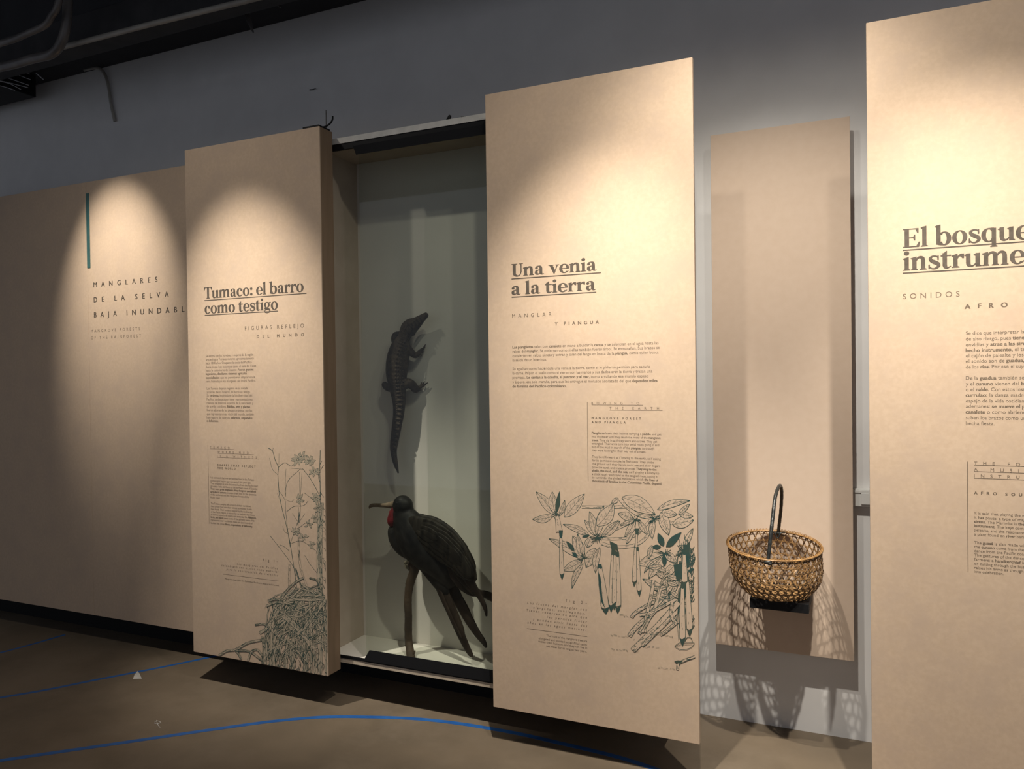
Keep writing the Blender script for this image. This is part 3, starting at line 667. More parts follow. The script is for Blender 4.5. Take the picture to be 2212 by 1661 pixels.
pr.build('spanish_text', M['ink_thin'], left)
pr = Print(PY-INK_GAP); Z = zoomed(440, 950, 8.308)
lines(pr, Z, 113, [('TUMACO', 150, 465)], 4.6, True, 3); lines(pr, Z, 248, [('WHERE MUD', 234, 805)], 4.6, True, 3); lines(pr, Z, 245, [('IS A WITNESS', 307, 950)], 4.6, True, 3)
lines(pr, Z, 248, [('SHAPES THAT REFLECT', 468, 930), ('THE WORLD', 523, 570)], 4.4, True, weight=0.05)
for x, yy, x1 in ((113, 158, 548), (248, 241, 900), (245, 314, 995)):
    a = Z(x, yy); b = Z(x1, yy); rule(pr, a[0], a[1], b[0], b[1], 0.0007)
a = Z(75, 95); b = Z(88, 1505); rule(pr, *a, *b, 0.0009)
lines(pr, Z, 122, [('It is estimated that men and women lived in the Tumaco', 690, 905), ('archeological region approximately 1,800 years ago.', 746, 848), ('They inhabited an area that stretches from the Pacific coast', 796, 972),
    ("of today's Valle del Cauca to the northern coast of Ecuador.", 846, 970), ('**They were great engineers; they designed specialized**', 893, 938), ('**agricultural systems** to adapt their lives to the dynamics', 946, 943),
    ('of the rainforest and the mangrove forests of the', 995, 810), ('Pacific coast.', 1048, 298)], 4.2)
lines(pr, Z, 128, [('The Tumaco peoples left a record of their worldview;', 1156, 848), ('they turned mud into their witness by molding it with', 1206, 862), ('their hands. Their pottery, inspired by the biodiversity', 1256, 875),
    ('of the Pacific region, is known for its realistic depictions', 1306, 912), ('of various aspects of nature and everyday life. **Alligators,**', 1353, 945), ('**birds, and plants** were some of the pottery pieces that', 1402, 910),
    ('represented their worldview; there are also records of', 1452, 878), ('bodies that show **illness, amputations or deformity.**', 1506, 878)], 4.2)
pr.build('english_text', M['ink_thin'], left)
pr = Print(PY-INK_GAP); Z = zoomed(470, 1190, 14.75)
lines(pr, Z, 1455, [('fig 1-', 320, 1905)], 5.4, True, 3)
lines(pr, Z, 615, [('Los manglares del Pacífico', 440, 1925)], 4.4, True, shear=0.2); lines(pr, Z, 125, [('colombiano son usados como material', 485, 1935)], 4.4, True, shear=0.2)
lines(pr, Z, 285, [('para la construcción de viviendas', 610, 1920)], 4.4, True, shear=0.2); lines(pr, Z, 235, [('Mangrove trees from the Colombian Pacific are used to build houses', 905, 1950)], 3.2)
a = Z(170, 738); b = Z(1945, 738); rule(pr, *a, *b, 0.0007)
pr.build('caption_text', M['ink_thin'], left)
drawing_mangrove(PY-.0002).build('plant_drawing', [M['green_ink'], M['green_wash']], left)
# loose fittings on top of the box
b = MB(); p = at(705, 284, PY+0.06); p.z = PZ1+0.006; b.tube([p, (p.x, p.y, at(705, 238, PY+.06).z)], [0.0028, 0.0024], 8)
tag(b.build('threaded_rod', M['pipe_dark']), 'thin upright rod standing on top of the Tumaco panel', 'rod')
b = MB(); p = Vector((LX1-0.012, PY+0.055, PZ1+0.006)); b.tube(spline([p+Vector((-.02, 0, .004)), p+Vector((.004, 0, .004)), p+Vector((.022, .01, .018)), p+Vector((.034, .012, .034)), p+Vector((.036, .012, .05))], 4), [0.004]*17, 8)
tag(b.build('wire_clip', M['black']), 'small black clip on the right top corner of the Tumaco panel', 'clip')

# centre panel: a thin board standing off the wall
CX0, CX1 = -1.378, -0.545
cen = thing('text_panel', 'thin tan panel titled Una venia a la tierra, with hanging fruit drawing', 'text panel', ((CX0+CX1)/2, PY, PZ0))
mb = MB(); mb.box(CX0, CX1, PY, PY+0.018, PZ0, PZ1); mb.build('board', M['board'], cen, bevel=0.0012)
bars('bracket', cen, [(x, x+.04, PY+0.018, GAP_Y, z, z+0.018) for z in (0.153, 2.610) for x in (-1.25, -0.78)], M['ply'])
pr = Print(PY-INK_GAP)
serif_line(pr, 'Una venia', 1105.2, 597.2, 1288.6, 18.2); serif_line(pr, 'a la tierra', 1105.5, 637.2, 1286.8, 18.2)
rule(pr, 1105, 602.7, 1298, 590, 0.0021); rule(pr, 1105.2, 642.1, 1288.2, 632, 0.0021)
pr.build('title_lettering', M['title'], cen)
pr = Print(PY-INK_GAP); Z = zoomed(1050, 530, 4.809)
lines(pr, Z, 270, [('MANGLAR', 753, 680)], 8.2, True, 5); lines(pr, Z, 715, [('Y PIANGUA', 833, 1172)], 7.2, True, 5, weight=0.05)
pr.build('subtitle_lettering', M['ink_thin'], cen)
pr = Print(PY-INK_GAP)
lines(pr, Z, 275, [('**Las piangüeras** salen con **canalete** en mano a buscar la **canoa** y se adentran en el agua hasta las', 1071, 1792), ('raíces del **manglar.** Se entierran como si ellas también fueran árbol. Se enmarañan. Sus brazos se', 1115, 1803),
    ('convierten en raíces aéreas y entran y salen del fango en busca de la **piangua,** como quien busca', 1160, 1792), ('la salida de un laberinto.', 1205, 630),
    ('Se agachan como haciéndole una venia a la tierra, como si le pidieran permiso para sacarle', 1296, 1705), ('la carne. Palpan el suelo como si vieran con las manos y sus dedos aran la tierra y trazan una', 1341, 1728),
    ('promesa. **Le cantan a la concha, al pantano y al mar,** como arrullando ese mundo espeso', 1386, 1687), ('y áspero, esa sola maraña, para que les entregue el molusco acorazado del que **dependen miles**', 1431, 1780), ('**de familias del Pacífico colombiano.**', 1477, 835)], 5.9)
pr.build('spanish_text', M['ink_thin'], cen)
pr = Print(PY-INK_GAP); Z = zoomed(1080, 700, 4.614)
lines(pr, Z, 912, [('BOWING TO', 800, 1388)], 5.4, True, 3); lines(pr, Z, 1092, [('THE EARTH', 850, 1585)], 5.4, True, 3)
lines(pr, Z, 914, [('MANGROVE FOREST', 948, 1405), ('AND PIANGUA', 987, 1253)], 4.6, True, weight=0.05)
for x, yy, x1 in ((912, 806, 1425), (1092, 857, 1620)):
    a = Z(x, yy); b = Z(x1, yy); rule(pr, *a, *b, 0.0008)
a = Z(870, 775); b = Z(880, 1565); rule(pr, *a, *b, 0.001)
lines(pr, Z, 915, [('**Piangüeras** leave their homes carrying a **paddle** and get', 1095, 1608), ('into the water until they reach the roots of the **mangrove**', 1131, 1600), ('**trees.** They dig in as if they were also a tree. They get', 1166, 1567),
    ('entangled. Their arms turn into aerial roots going in and', 1199, 1587), ('out of the mud in search of the **piangua,** as though', 1233, 1537), ('they were looking for their way out of a maze.', 1267, 1455)], 4.9)
lines(pr, Z, 918, [('They bend forward as if bowing to the earth, as if asking', 1332, 1602), ('for its permission to take its flesh away. They probe', 1367, 1533), ('the ground as if their hands could see and their fingers', 1401, 1597),
    ('plow the earth and trace a promise. **They sing to the**', 1436, 1560), ('**shells, the mud, and the sea,** as if singing a lullaby to', 1470, 1587), ('a thick rough world and to the tangled mess, asking it', 1504, 1570),
    ('to surrender the shelled mollusk on which **the lives of**', 1537, 1578), ('**thousands of families in the Colombian Pacific depend.**', 1571, 1615)], 4.9)
pr.build('english_text', M['ink_thin'], cen)
pr = Print(PY-INK_GAP); Z = zoomed(1130, 1280, 11.86)
lines(pr, Z, 1095, [('fig 2-', 240, 1630)], 6.4, True, 3)
lines(pr, Z, 108, [('Los frutos del manglar son', 285, 1635)], 5.0, True, shear=0.2); lines(pr, Z, 262, [('alargados, puntiagudos.', 405, 1590)], 5.0, True, shear=0.2)
lines(pr, Z, 90, [('Tienen reservas de aire que', 475, 1635)], 5.0, True, shear=0.2); lines(pr, Z, 617, [('les permite flotar', 650, 1635)], 5.0, True, shear=0.2)
lines(pr, Z, 250, [('y pueden vivir hasta dos', 705, 1640)], 5.0, True, shear=0.2); lines(pr, Z, 110, [('años en las aguas marinas.', 787, 1610)], 5.0, True, shear=0.2)
a = Z(95, 920); b = Z(1640, 920); rule(pr, *a, *b, 0.0008)
lines(pr, Z, 597, [('The fruits of the mangrove tree are', 1125, 1640)], 4.6); lines(pr, Z, 400, [('elongated and pointed; an air-filled cavity', 1192, 1640)], 4.6)
lines(pr, Z, 395, [('makes them buoyant, and they can live in', 1268, 1640)], 4.6); lines(pr, Z, 595, [('sea water for as long as two years.', 1388, 1635)], 4.6)
pr.build('caption_text', M['ink_thin'], cen)
drawing_fruit(PY-.0002).build('plant_drawing', [M['green_ink'], M['pale_wash']], cen)

# right panel
RX0, RX1 = 0.0235, 0.856
rig = thing('text_panel', 'thin tan panel at the right edge titled El bosque', 'text panel', ((RX0+RX1)/2, PY, PZ0))
mb = MB(); mb.box(RX0, RX1, PY, PY+0.018, PZ0, PZ1+0.008); mb.build('board', M['board'], rig, bevel=0.0012)
bars('bracket', rig, [(x, x+.04, PY+0.018, GAP_Y, z, z+0.04) for z in (0.6, 2.15) for x in (.24, .66)], M['ply'])
pr = Print(PY-INK_GAP); Z = zoomed(1940, 480, 8.132)
a = Z(90, 450); serif_line(pr, 'El bosque', a[0], a[1], Z(2335, 0)[0], 27.4)
a = Z(90, 851); serif_line(pr, 'instrume', a[0], a[1], Z(2235, 0)[0], 27.4)
a = Z(2265, 720); serif_line(pr, 'nto', a[0], a[1]-0.6, Z(2960, 0)[0], 27.6)
a = Z(82, 495); b = Z(2450, 495); rule(pr, *a, *b, 0.0021); a = Z(82, 897); b = Z(2970, 897); rule(pr, *a, *b, 0.0021)
pr.build('title_lettering', M['title'], rig)
pr = Print(PY-INK_GAP); Z = zoomed(1860, 460, 3.321)
lines(pr, Z, 300, [('SONIDOS', 618, 707)], 11.6, True, 5); lines(pr, Z, 746, [('AFRO', 688, 1050)], 10.4, True, 5, weight=0.06)
pr.build('subtitle_lettering', M['ink_thin'], rig)
pr = Print(PY-INK_GAP)
lines(pr, Z, 752, [('Se dice que interpretar la', 875, 1172), ('de alto riesgo, pues **tiene**', 916, 1172), ('envidias y **atrae a las sire**', 957, 1180), ('**hecho instrumento,** el te', 997, 1178), ('el cajón de palealte y los', 1036, 1166), ('el sonido son de **guadua,**', 1075, 1170), ('de los **ríos.** Por eso el suyo', 1116, 1186),
    ('De la **guadua** también se', 1196, 1172), ('y el **cununo** vienen del **b**', 1237, 1168), ('o el **nalde.** Con estos inst', 1278, 1176), ('**currulao:** la danza madre', 1318, 1186), ('espejo de la vida cotidiana', 1358, 1190), ('ademanes: **se mueve el p**', 1398, 1175), ('**canalete** o como abriend', 1438, 1182), ('suben los brazos como un', 1480, 1182), ('hecha fiesta.', 1520, 957)], 7.6, res=3)
pr.build('spanish_text', M['ink_thin'], rig)
pr = Print(PY-INK_GAP); Z = zoomed(1860, 940, 4.614)
lines(pr, Z, 1127, [('THE FO', 295, 1585)], 7.2, True, 5); lines(pr, Z, 1125, [('A MUSI', 357, 1573)], 7.2, True, 5); lines(pr, Z, 1127, [('INSTRU', 420, 1580)], 7.2, True, 5); lines(pr, Z, 1128, [('AFRO SOU', 588, 1605)], 6.2, True, 5, weight=0.06)
for yy in (298, 362, 428):
    a = Z(1127, yy); b = Z(1760, yy); rule(pr, *a, *b, 0.0009)
a = Z(1060, 262); b = Z(1068, 1365); rule(pr, *a, *b, 0.001)
lines(pr, Z, 1128, [('It is said that playing the m', 788, 1640), ('it **has** pauta: a type of mag', 831, 1640), ('**sirens.** The Marimba is **the**', 872, 1628), ('**instrument.** The keys come', 913, 1640), ('pelealte, and the resonator', 956, 1632), ('a plant found on **river** bank', 998, 1642),
    ('The **guasá** is also made wi', 1081, 1622), ('the **cununo** come from the', 1123, 1624), ('dance from the Pacific coas', 1164, 1640), ('The gestures of the dance', 1206, 1624), ('farmers: a **handkerchief** is', 1248, 1632), ('or cutting through the bus', 1290, 1626), ('raises his arms as though', 1331, 1618), ('into celebration.', 1370, 1420)], 5.9, res=3)
pr.build('english_text', M['ink_thin'], rig)
bpy.data.objects.remove(_to); bpy.data.curves.remove(_tc)

# ---------------------------------------------------------------- display case
VY0, VY1 = 2.925, 3.215; VX0, VX1 = -2.30, -0.70; VZ0, VZ1 = 0.20, 2.572
case = thing('display_case', 'tall open-fronted display case holding the bird and the caiman', 'display case', ((VX0+VX1)/2, VY1, VZ0))
mb = MB(); mb.box(VX0-0.02, VX1+0.02, VY1, VY1+0.018, VZ0-0.022, VZ1+0.02); mb.build('back_board', M['case'], case)
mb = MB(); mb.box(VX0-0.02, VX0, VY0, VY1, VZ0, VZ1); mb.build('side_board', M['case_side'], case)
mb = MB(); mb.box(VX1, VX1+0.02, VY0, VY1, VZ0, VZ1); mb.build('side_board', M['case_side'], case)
mb = MB(); mb.box(VX0-0.02, VX1+0.02, VY0, VY1, VZ0-0.022, VZ0); mb.build('base_board', [M['case']], case)
mb = MB(); mb.box(VX0-0.02, VX1+0.02, VY0-0.006, VY0, VZ0-0.024, VZ0-0.004); mb.build('plywood_edging', M['ply'], case)
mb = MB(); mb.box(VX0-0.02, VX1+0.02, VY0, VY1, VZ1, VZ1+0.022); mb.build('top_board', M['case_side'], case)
mb = MB(); mb.box(VX0-0.02, VX1+0.02, VY0-0.012, VY0+0.028, VZ1+0.0225, VZ1+0.032); mb.box(VX0-0.02, VX1+0.02, VY0-0.016, VY0-0.01, VZ1+0.006, VZ1+0.032)
mb.build('top_track', M['metal'], case)
mb = MB(); mb.box(VX0-0.02, VX1+0.02, VY0-0.012, VY0-0.0005, VZ1-0.022, VZ1+0.006); mb.build('upper_rail', M['black'], case)
mb = MB(); mb.box(VX0-0.02, VX1+0.02, VY0-0.008, VY0-0.0005, VZ0-0.003, VZ0+0.010); mb.build('lower_rail', M['black'], case)
gx = -2.083
gp = MB(); gp.box(gx, VX1-0.05, VY0+0.002, VY0+0.010, VZ0+0.012, VZ1-0.03)
gl = gp.build('glass_pane', M['glass'], case)
mb = MB()
p = [(gx-0.006, VZ0+0.004), (gx+0.022, VZ0+0.052)]
mb.add([(p[0][0], VY0-0.012, p[0][1]), (VX1-0.05, VY0-0.012, p[0][1]), (VX1-0.05, VY0-0.004, p[1][1]), (p[1][0], VY0-0.004, p[1][1]),
        (p[0][0], VY0-0.001, p[0][1]), (VX1-0.05, VY0-0.001, p[0][1]), (VX1-0.05, VY0-0.001, p[1][1]), (p[1][0], VY0-0.001, p[1][1])],
       [(0, 1, 2, 3), (4, 7, 6, 5), (0, 4, 5, 1), (3, 2, 6, 7), (0, 3, 7, 4), (1, 5, 6, 2)])
mb.build('glass_clamp', M['black'], case)
mb = MB()
p = [(gx-0.012, VZ1-0.018), (gx-0.003, VZ1-0.056)]
mb.add([(p[0][0], VY0-0.024, p[0][1]), (VX1-0.05, VY0-0.024, p[0][1]), (VX1-0.05, VY0-0.014, p[1][1]), (p[1][0], VY0-0.014, p[1][1]),
        (p[0][0], VY0-0.0125, p[0][1]), (VX1-0.05, VY0-0.0125, p[0][1]), (VX1-0.05, VY0-0.0125, p[1][1]), (p[1][0], VY0-0.0125, p[1][1])],
       [(0, 1, 2, 3), (4, 7, 6, 5), (0, 4, 5, 1), (3, 2, 6, 7), (0, 3, 7, 4), (1, 5, 6, 2)])
mb.build('glass_clamp', M['black'], case)
bars('wall_bracket', case, [(x, x+.04, VY1+0.018, GAP_Y, 2.2, 2.24) for x in (VX0+.3, VX1-.34)], M['ply'])
for i, (px, lab) in enumerate(((970, 'black clip standing on the display case top, left of the pair'), (1003, 'flat black clip on the display case top beside the centre panel'))):
    b = MB(); q = at(px, 262, VY0+0.01); q.z = VZ1+0.032
    if i == 0: b.tube([q+Vector((-.008, 0, 0.003)), q+Vector((0, 0, .012)), q+Vector((.006, 0, .026))], [.008, .009, .006], 8)
    else: b.box(q.x-.012, q.x+.012, q.y-.01, q.y+.01, q.z, q.z+.008)
    tag(b.build('track_clip', M['black']), lab, 'clip')

# ---------------------------------------------------------------- caiman on the back of the case
def cz(x, y): return (780+x/3.955, 640+y/3.955)
CAY = 3.150
CPX = (at(700, 900, CAY).x-at(699, 900, CAY).x)*0.98/3.955   # metres per crop pixel
def cp(x, y, dy=0.0):
    q = at(*cz(x, y), CAY+dy); return q
b = MB()
sp = [(566, 148, 14), (548, 166, 22), (515, 192, 29), (470, 230, 43), (428, 258, 57), (404, 282, 61), (388, 304, 54), (374, 335, 47), (362, 368, 52), (350, 405, 68), (332, 460, 77), (315, 530, 83), (306, 600, 83), (303, 670, 78), (307, 730, 71),
      (312, 790, 62), (320, 850, 54), (324, 930, 46), (320, 1010, 41), (308, 1090, 37), (294, 1180, 33), (282, 1260, 29), (278, 1320, 24), (288, 1390, 20), (302, 1450, 14), (318, 1512, 5)]
spp = spline(sp, 4)
pts = []; rad = []
for x, y, w in spp:
    flat = 0.55 if y < 310 else 0.62
    pts.append(cp(x, y)); rad.append((w*CPX, max(0.004, w*CPX*flat)))
b.tube(pts, rad, 16, side=(0, 1, 0))
def limb(q, tip=False):
    q = spline(q, 4); b.tube([cp(x, y, d) for x, y, d, w in q], [w*.82*CPX for x, y, d, w in q], 10)
limb([(385, 425, 0.0, 34), (430, 480, .014, 30), (466, 506, .026, 24), (500, 478, .036, 20), (522, 458, .042, 18)])
limb([(320, 420, 0.0, 40), (296, 392, .006, 34), (284, 350, .012, 26), (300, 326, .016, 24), (345, 318, .02, 20)])
limb([(330, 775, 0.0, 46), (372, 752, .004, 44), (410, 745, .012, 42), (446, 768, .024, 36), (462, 798, .034, 28), (498, 782, .042, 24)])
limb([(285, 770, 0.0, 44), (240, 780, .006, 36), (206, 762, .016, 28), (198, 745, .024, 22)])
for x, y in ((552, 408), (548, 432), (538, 446), (520, 440)): limb([(512, 466, .042, 9), ((512+x)/2+3, (466+y)/2+2, .044, 7.5), (x, y, .045, 4)])
for x, y in ((572, 735), (558, 742), (545, 726), (520, 732)): limb([(490, 786, .043, 11), ((490+x)/2+3, (786+y)/2+4, .045, 8), (x, y, .046, 4)])
for x, y in ((520, 510), (498, 512)): limb([(500, 485, .04, 8), ((500+x)/2, (485+y)/2, .043, 6), (x, y, .045, 3)])
# eyes, nostrils, scutes
for x, y in ((412, 238), (448, 268)): b.ball(cp(x, y, -0.026), .0085, 8)
b.ball(cp(557, 160, -0.010), .006, 8)
for i in range(8, len(spp)-14, 2):
    x, y, w = spp[i]; tx, ty = spp[i+1][0]-spp[i-1][0], spp[i+1][1]-spp[i-1][1]; l = math.hypot(tx, ty); nx, ny = -ty/l, tx/l
    for k in (-.68, -.40, -.13, .13, .40, .68):
        if y < 400 and abs(k) > .5: continue
        d = -w*CPX*.62*math.sqrt(max(0.05, 1-k*k))-0.001
        b.ball(cp(x+nx*w*k, y+ny*w*k, d), (.0042, .0045, .0055), 6)
for i in range(len(spp)-42, len(spp)-3):
    x, y, w = spp[i]; tx, ty = spp[i+1][0]-spp[i-1][0], spp[i+1][1]-spp[i-1][1]; l = math.hypot(tx, ty); nx, ny = -ty/l, tx/l
    for k in (-.45, .45) if y < 1080 else (0.0,):
        b.ball(cp(x+nx*w*k, y+ny*w*k, -w*CPX*.62-0.001), (.003, .005, .004), 6)
    if y > 900: b.ball(cp(x+nx*w*1.02, y+ny*w*1.02, 0), (.0042, .004, .0045), 6)
cme = remeshed(b, 'caiman', 0.0022, 1)
cai = tag(link('caiman', cme, M['caiman'], None, True), 'dark brown stuffed caiman climbing the back of the display case', 'caiman')
for x, y in ((306, 600), (318, 860)):
    b = MB(); hp = cp(x, y, 0.02); b.tube([hp, (hp.x, VY1-.0005, hp.z)], 0.008, 8); b.build('mounting_pin', M['black'], cai)

# ---------------------------------------------------------------- frigatebird and its branch
def bz(x, y): return (760+x/3.609, 1040+y/3.609)
BY = 3.060
BPX = (at(901, 1200, BY).x-at(900, 1200, BY).x)*0.985/3.609
def bp(x, y, dy=0.0): return at(*bz(x, y), BY+dy)
b = MB()
def btube(q, n=16, depth=1.0):
    q = spline(q, 5); b.tube([bp(a[0], a[1], a[3] if len(a) > 3 else 0) for a in q], [(a[2]*BPX, a[2]*BPX*depth) for a in q], n, side=(0, 1, 0))
b.ball(bp(398, 190), (76*BPX, 62*BPX, 74*BPX), 16)
btube([(330, 182, 22), (352, 186, 50), (393, 208, 75), (404, 250, 88), (426, 305, 110), (460, 372, 138), (520, 460, 156), (595, 548, 142), (660, 615, 120), (720, 690, 96), (760, 755, 74), (790, 822, 40)], 22, .66)
btube([(318, 340, 24), (330, 372, 56), (365, 425, 84), (420, 480, 96), (480, 530, 84), (530, 570, 60)], depth=.72)
btube([(540, 600, 60), (620, 690, 66), (700, 800, 58), (740, 860, 40), (760, 900, 16)], depth=.6)
bme = remeshed(b, 'frigatebird', 0.0035, 14)
bird = tag(link('frigatebird', bme, M['feather'], None, True), 'stuffed black frigatebird with red throat perched on a branch', 'bird')
def bpart(name, mbx, mat, voxel=None, sm=2, parent=bird):
    if voxel: me = remeshed(mbx, name, voxel, sm); return link(name, me, mat, parent, True)
    return mbx.build(name, mat, parent, True)
# beak
b = MB(); q = spline([(338, 178, 27), (305, 181, 21), (270, 184, 15), (225, 183, 11.5), (180, 183, 12), (150, 189, 13), (138, 203, 8), (137, 213, 2)], 4)
b.tube([bp(x, y) for x, y, w in q], [(w*BPX, w*BPX*.8) for x, y, w in q], 10, side=(0, 1, 0))
q = spline([(335, 198, 14), (300, 200, 9), (250, 197, 6), (190, 194, 5), (160, 197, 3)], 4)
b.tube([bp(x, y) for x, y, w in q], [w*BPX for x, y, w in q], 8, side=(0, 1, 0)); bpart('beak', b, M['beak'])
for s in (-1, 1):
    b = MB(); b.ball(bp(352, 172, s*54*BPX), (8*BPX, 5*BPX, 8*BPX), 10); bpart('eye', b, M['black'])
# throat
b = MB(); q = spline([(345, 205, 26), (338, 235, 34), (332, 265, 40), (326, 300, 44), (318, 330, 36), (312, 348, 20)], 4)
b.tube([bp(x, y) for x, y, w in q], [(w*BPX, w*BPX*1.15) for x, y, w in q], 12, side=(0, 1, 0))
for k in range(7):
    b.ball(bp(rng.uniform(305, 335), rng.uniform(225, 330), rng.uniform(-.01, .0)), 16*BPX, 8)
bpart('throat_pouch', b, M['pouch'], .003, 3)
# wings: a thick folded blade with overlapping feathers
def wing(s, off):
    b = MB(); y0 = s*0.050
    q = spline([(430, 330, 26, .6), (480, 340, 66, .8), (560, 395, 104, 1), (650, 450, 116, 1), (740, 520, 112, .95), (820, 600, 88, .9), (880, 680, 62, .85), (930, 750, 34, .8), (952, 792, 8, .5)], 5)
    b.tube([bp(x+off[0], y+off[1], y0*k) for x, y, w, k in q], [(w*BPX, .017*k) for x, y, w, k in q], 18, side=(0, 1, 0))
    w = bpart('wing', b, M['wing'])
    cl = spline([(480, 340, 66), (560, 395, 104), (650, 450, 116), (740, 520, 112), (820, 600, 88), (880, 680, 62), (930, 750, 34)], 8); n = len(cl)-1
    def on(t, o):
        k = max(0.0, min(n-1e-6, t*n)); i = int(k); f = k-i
        x, y, hw = (cl[i][m]*(1-f)+cl[i+1][m]*f for m in range(3)); dx, dy = cl[i+1][0]-cl[i][0], cl[i+1][1]-cl[i][1]; l = math.hypot(dx, dy)
        return x+dy/l*hw*o+off[0], y-dx/l*hw*o+off[1]
    for row, (t0, ln, cnt) in enumerate(((.62, .36, 7), (.42, .34, 8), (.24, .30, 8), (.08, .26, 7))):
        for k in range(cnt):
            o = -.84+1.68*k/(cnt-1); tt = t0+rng.uniform(-.02, .02)+(.03 if k % 2 else 0); f = MB(); qq = []
            for u, ww in ((0, .3), (.25, .8), (.55, 1), (.82, .85), (.95, .5), (1, .12)):
                x, y = on(tt+ln*u, o*(1-.12*u)); qq.append((bp(x, y, s*(.050+.0165*math.sqrt(max(0, 1-o*o))+.0012*u+.0004*(3-row))), ww))
            f.tube([p for p, ww in qq], [(27*ww*BPX, .0016) for p, ww in qq], 8, side=(0, 1, 0)); bpart('covert_feather', f, M['wing'], parent=w)
    return w
wing(-1, (0, 0)); wing(1, (12, -28))
def blade(name, q, mat, thick=.004, d=0.0, parent=bird):
    f = MB(); q = spline(q, 5)
    f.tube([bp(a[0], a[1], d) for a in q], [(a[2]*BPX, thick) for a in q], 10, side=(0, 1, 0)); return bpart(name, f, mat, parent=parent)
# primaries of the near wing, crossing the tail
blade('primary_feather', [(780, 560, 22), (850, 660, 38), (910, 760, 36), (960, 840, 26), (1010, 920, 20), (1040, 990, 15), (1050, 1050, 6)], M['quill'], d=-.045)
blade('primary_feather', [(760, 590, 22), (820, 690, 36), (880, 780, 30), (930, 850, 18), (985, 900, 8)], M['quill'], d=-.040)
blade('primary_feather', [(820, 560, 26), (890, 650, 44), (940, 730, 34), (955, 785, 10)], M['wing'], d=-.036)
blade('primary_feather', [(740, 620, 26), (800, 720, 44), (850, 800, 36), (930, 868, 22), (985, 888, 6)], M['quill'], d=-.030)
# far wing tip
blade('primary_feather', [(860, 740, 20), (930, 820, 26), (990, 862, 20), (1040, 880, 26), (1100, 905, 30), (1190, 935, 22), (1250, 955, 4)], M['quill'], d=.035)
# forked tail: two long streamers and shorter ones beside them
blade('tail_feather', [(690, 800, 48), (720, 880, 44), (765, 990, 38), (815, 1110, 34), (862, 1220, 30), (905, 1310, 24), (930, 1352, 18), (938, 1368, 6)], M['quill'], d=-.008)
blade('tail_feather', [(770, 790, 44), (805, 870, 42), (860, 980, 40), (915, 1080, 36), (975, 1180, 28), (1020, 1240, 22), (1042, 1280, 14), (1046, 1296, 4)], M['quill'], d=.012)
blade('tail_feather', [(655, 780, 12), (690, 860, 14), (740, 980, 13), (800, 1110, 10), (860, 1220, 5)], M['quill'], d=-.016)
blade('tail_feather', [(720, 840, 34), (760, 940, 34), (810, 1060, 32), (850, 1150, 26), (876, 1200, 8)], M['quill'], d=-.002)
blade('tail_feather', [(790, 840, 28), (840, 920, 32), (890, 1020, 34), (930, 1110, 24), (945, 1145, 6)], M['quill'], d=.018)
b = MB(); q = spline([(686, 838, 3), (720, 920, 3.5), (760, 1010, 3)], 4); b.tube([bp(x, y, -.014) for x, y, w in q], [w*BPX for x, y, w in q], 6); bpart('feather_shaft', b, M['claw'])
# feet
def foot(x0, y0, d, lab):
    f = MB()
    for k, (dx, dy) in enumerate(((-34, -4), (-30, 26), (-8, 40))):
        q = spline([(x0, y0-22, 9), (x0+dx*.5, y0-14+dy*.3, 9), (x0+dx, y0+dy*.7, 8), (x0+dx*.75, y0+dy+14, 5), (x0+dx*.4, y0+dy+18, 2)], 4)
        f.tube([bp(x, y, d-.012+.010*k) for x, y, w in q], [w*BPX for x, y, w in q], 8)
    q = spline([(470, 560, 20), (462, 590, 14), (x0, y0-22, 10)], 4); f.tube([bp(x, y, d) for x, y, w in q], [w*BPX for x, y, w in q], 8)
    bpart('foot', f, M['claw'])
foot(448, 636, -.016, ''); foot(456, 630, .020, '')
# branch
b = MB(); q = spline([(440, 640, 22, 0), (478, 646, 34, 0), (487, 690, 33, 0), (470, 740, 31, 0), (452, 800, 30, .002), (440, 880, 27, .002), (437, 960, 27, .0), (441, 1050, 26, -.002), (440, 1150, 27, 0), (443, 1240, 27, .004), (451, 1300, 28, -.008), (456, 1345, 29, -.024), (459, 1372, 30, -.034)], 6)
b.tube([bp(x, y, d) for x, y, w, d in q], [(w+rng.uniform(-.8, .8))*BPX for i, (x, y, w, d) in enumerate(q)], 12)
bot = bp(459, 1372, -.034); b.tube([bot+Vector((0, 0, .01)), (bot.x+.001, bot.y, VZ0+0.003)], [30*BPX, 32*BPX], 12)
for t in (([(455, 1365, 14), (478, 1345, 11), (492, 1318, 7)], -.03), ([(440, 780, 10), (424, 794, 7), (416, 802, 4)], 0), ([(440, 1280, 8), (410, 1278, 4)], .004), ([(430, 950, 8), (414, 944, 5)], 0)):
    q = spline(t[0], 3); b.tube([bp(x, y, t[1]) for x, y, w in q], [w*BPX for x, y, w in q], 8)
pm = remeshed(b, 'perch_branch', .003, 1)
for v in pm.vertices: v.co.z = max(v.co.z, VZ0+.0006)
perch = tag(link('perch_branch', pm, M['bark'], None, True), 'upright dark brown branch the frigatebird is perched on', 'branch')
b = MB()
for k in range(3): b.ball(bp(424+k*9, 640+rng.uniform(-6, 14), -.012), (16*BPX, .008, 15*BPX), 10)
bpart('lichen_knot', b, M['claw'], .003, 2, parent=perch)

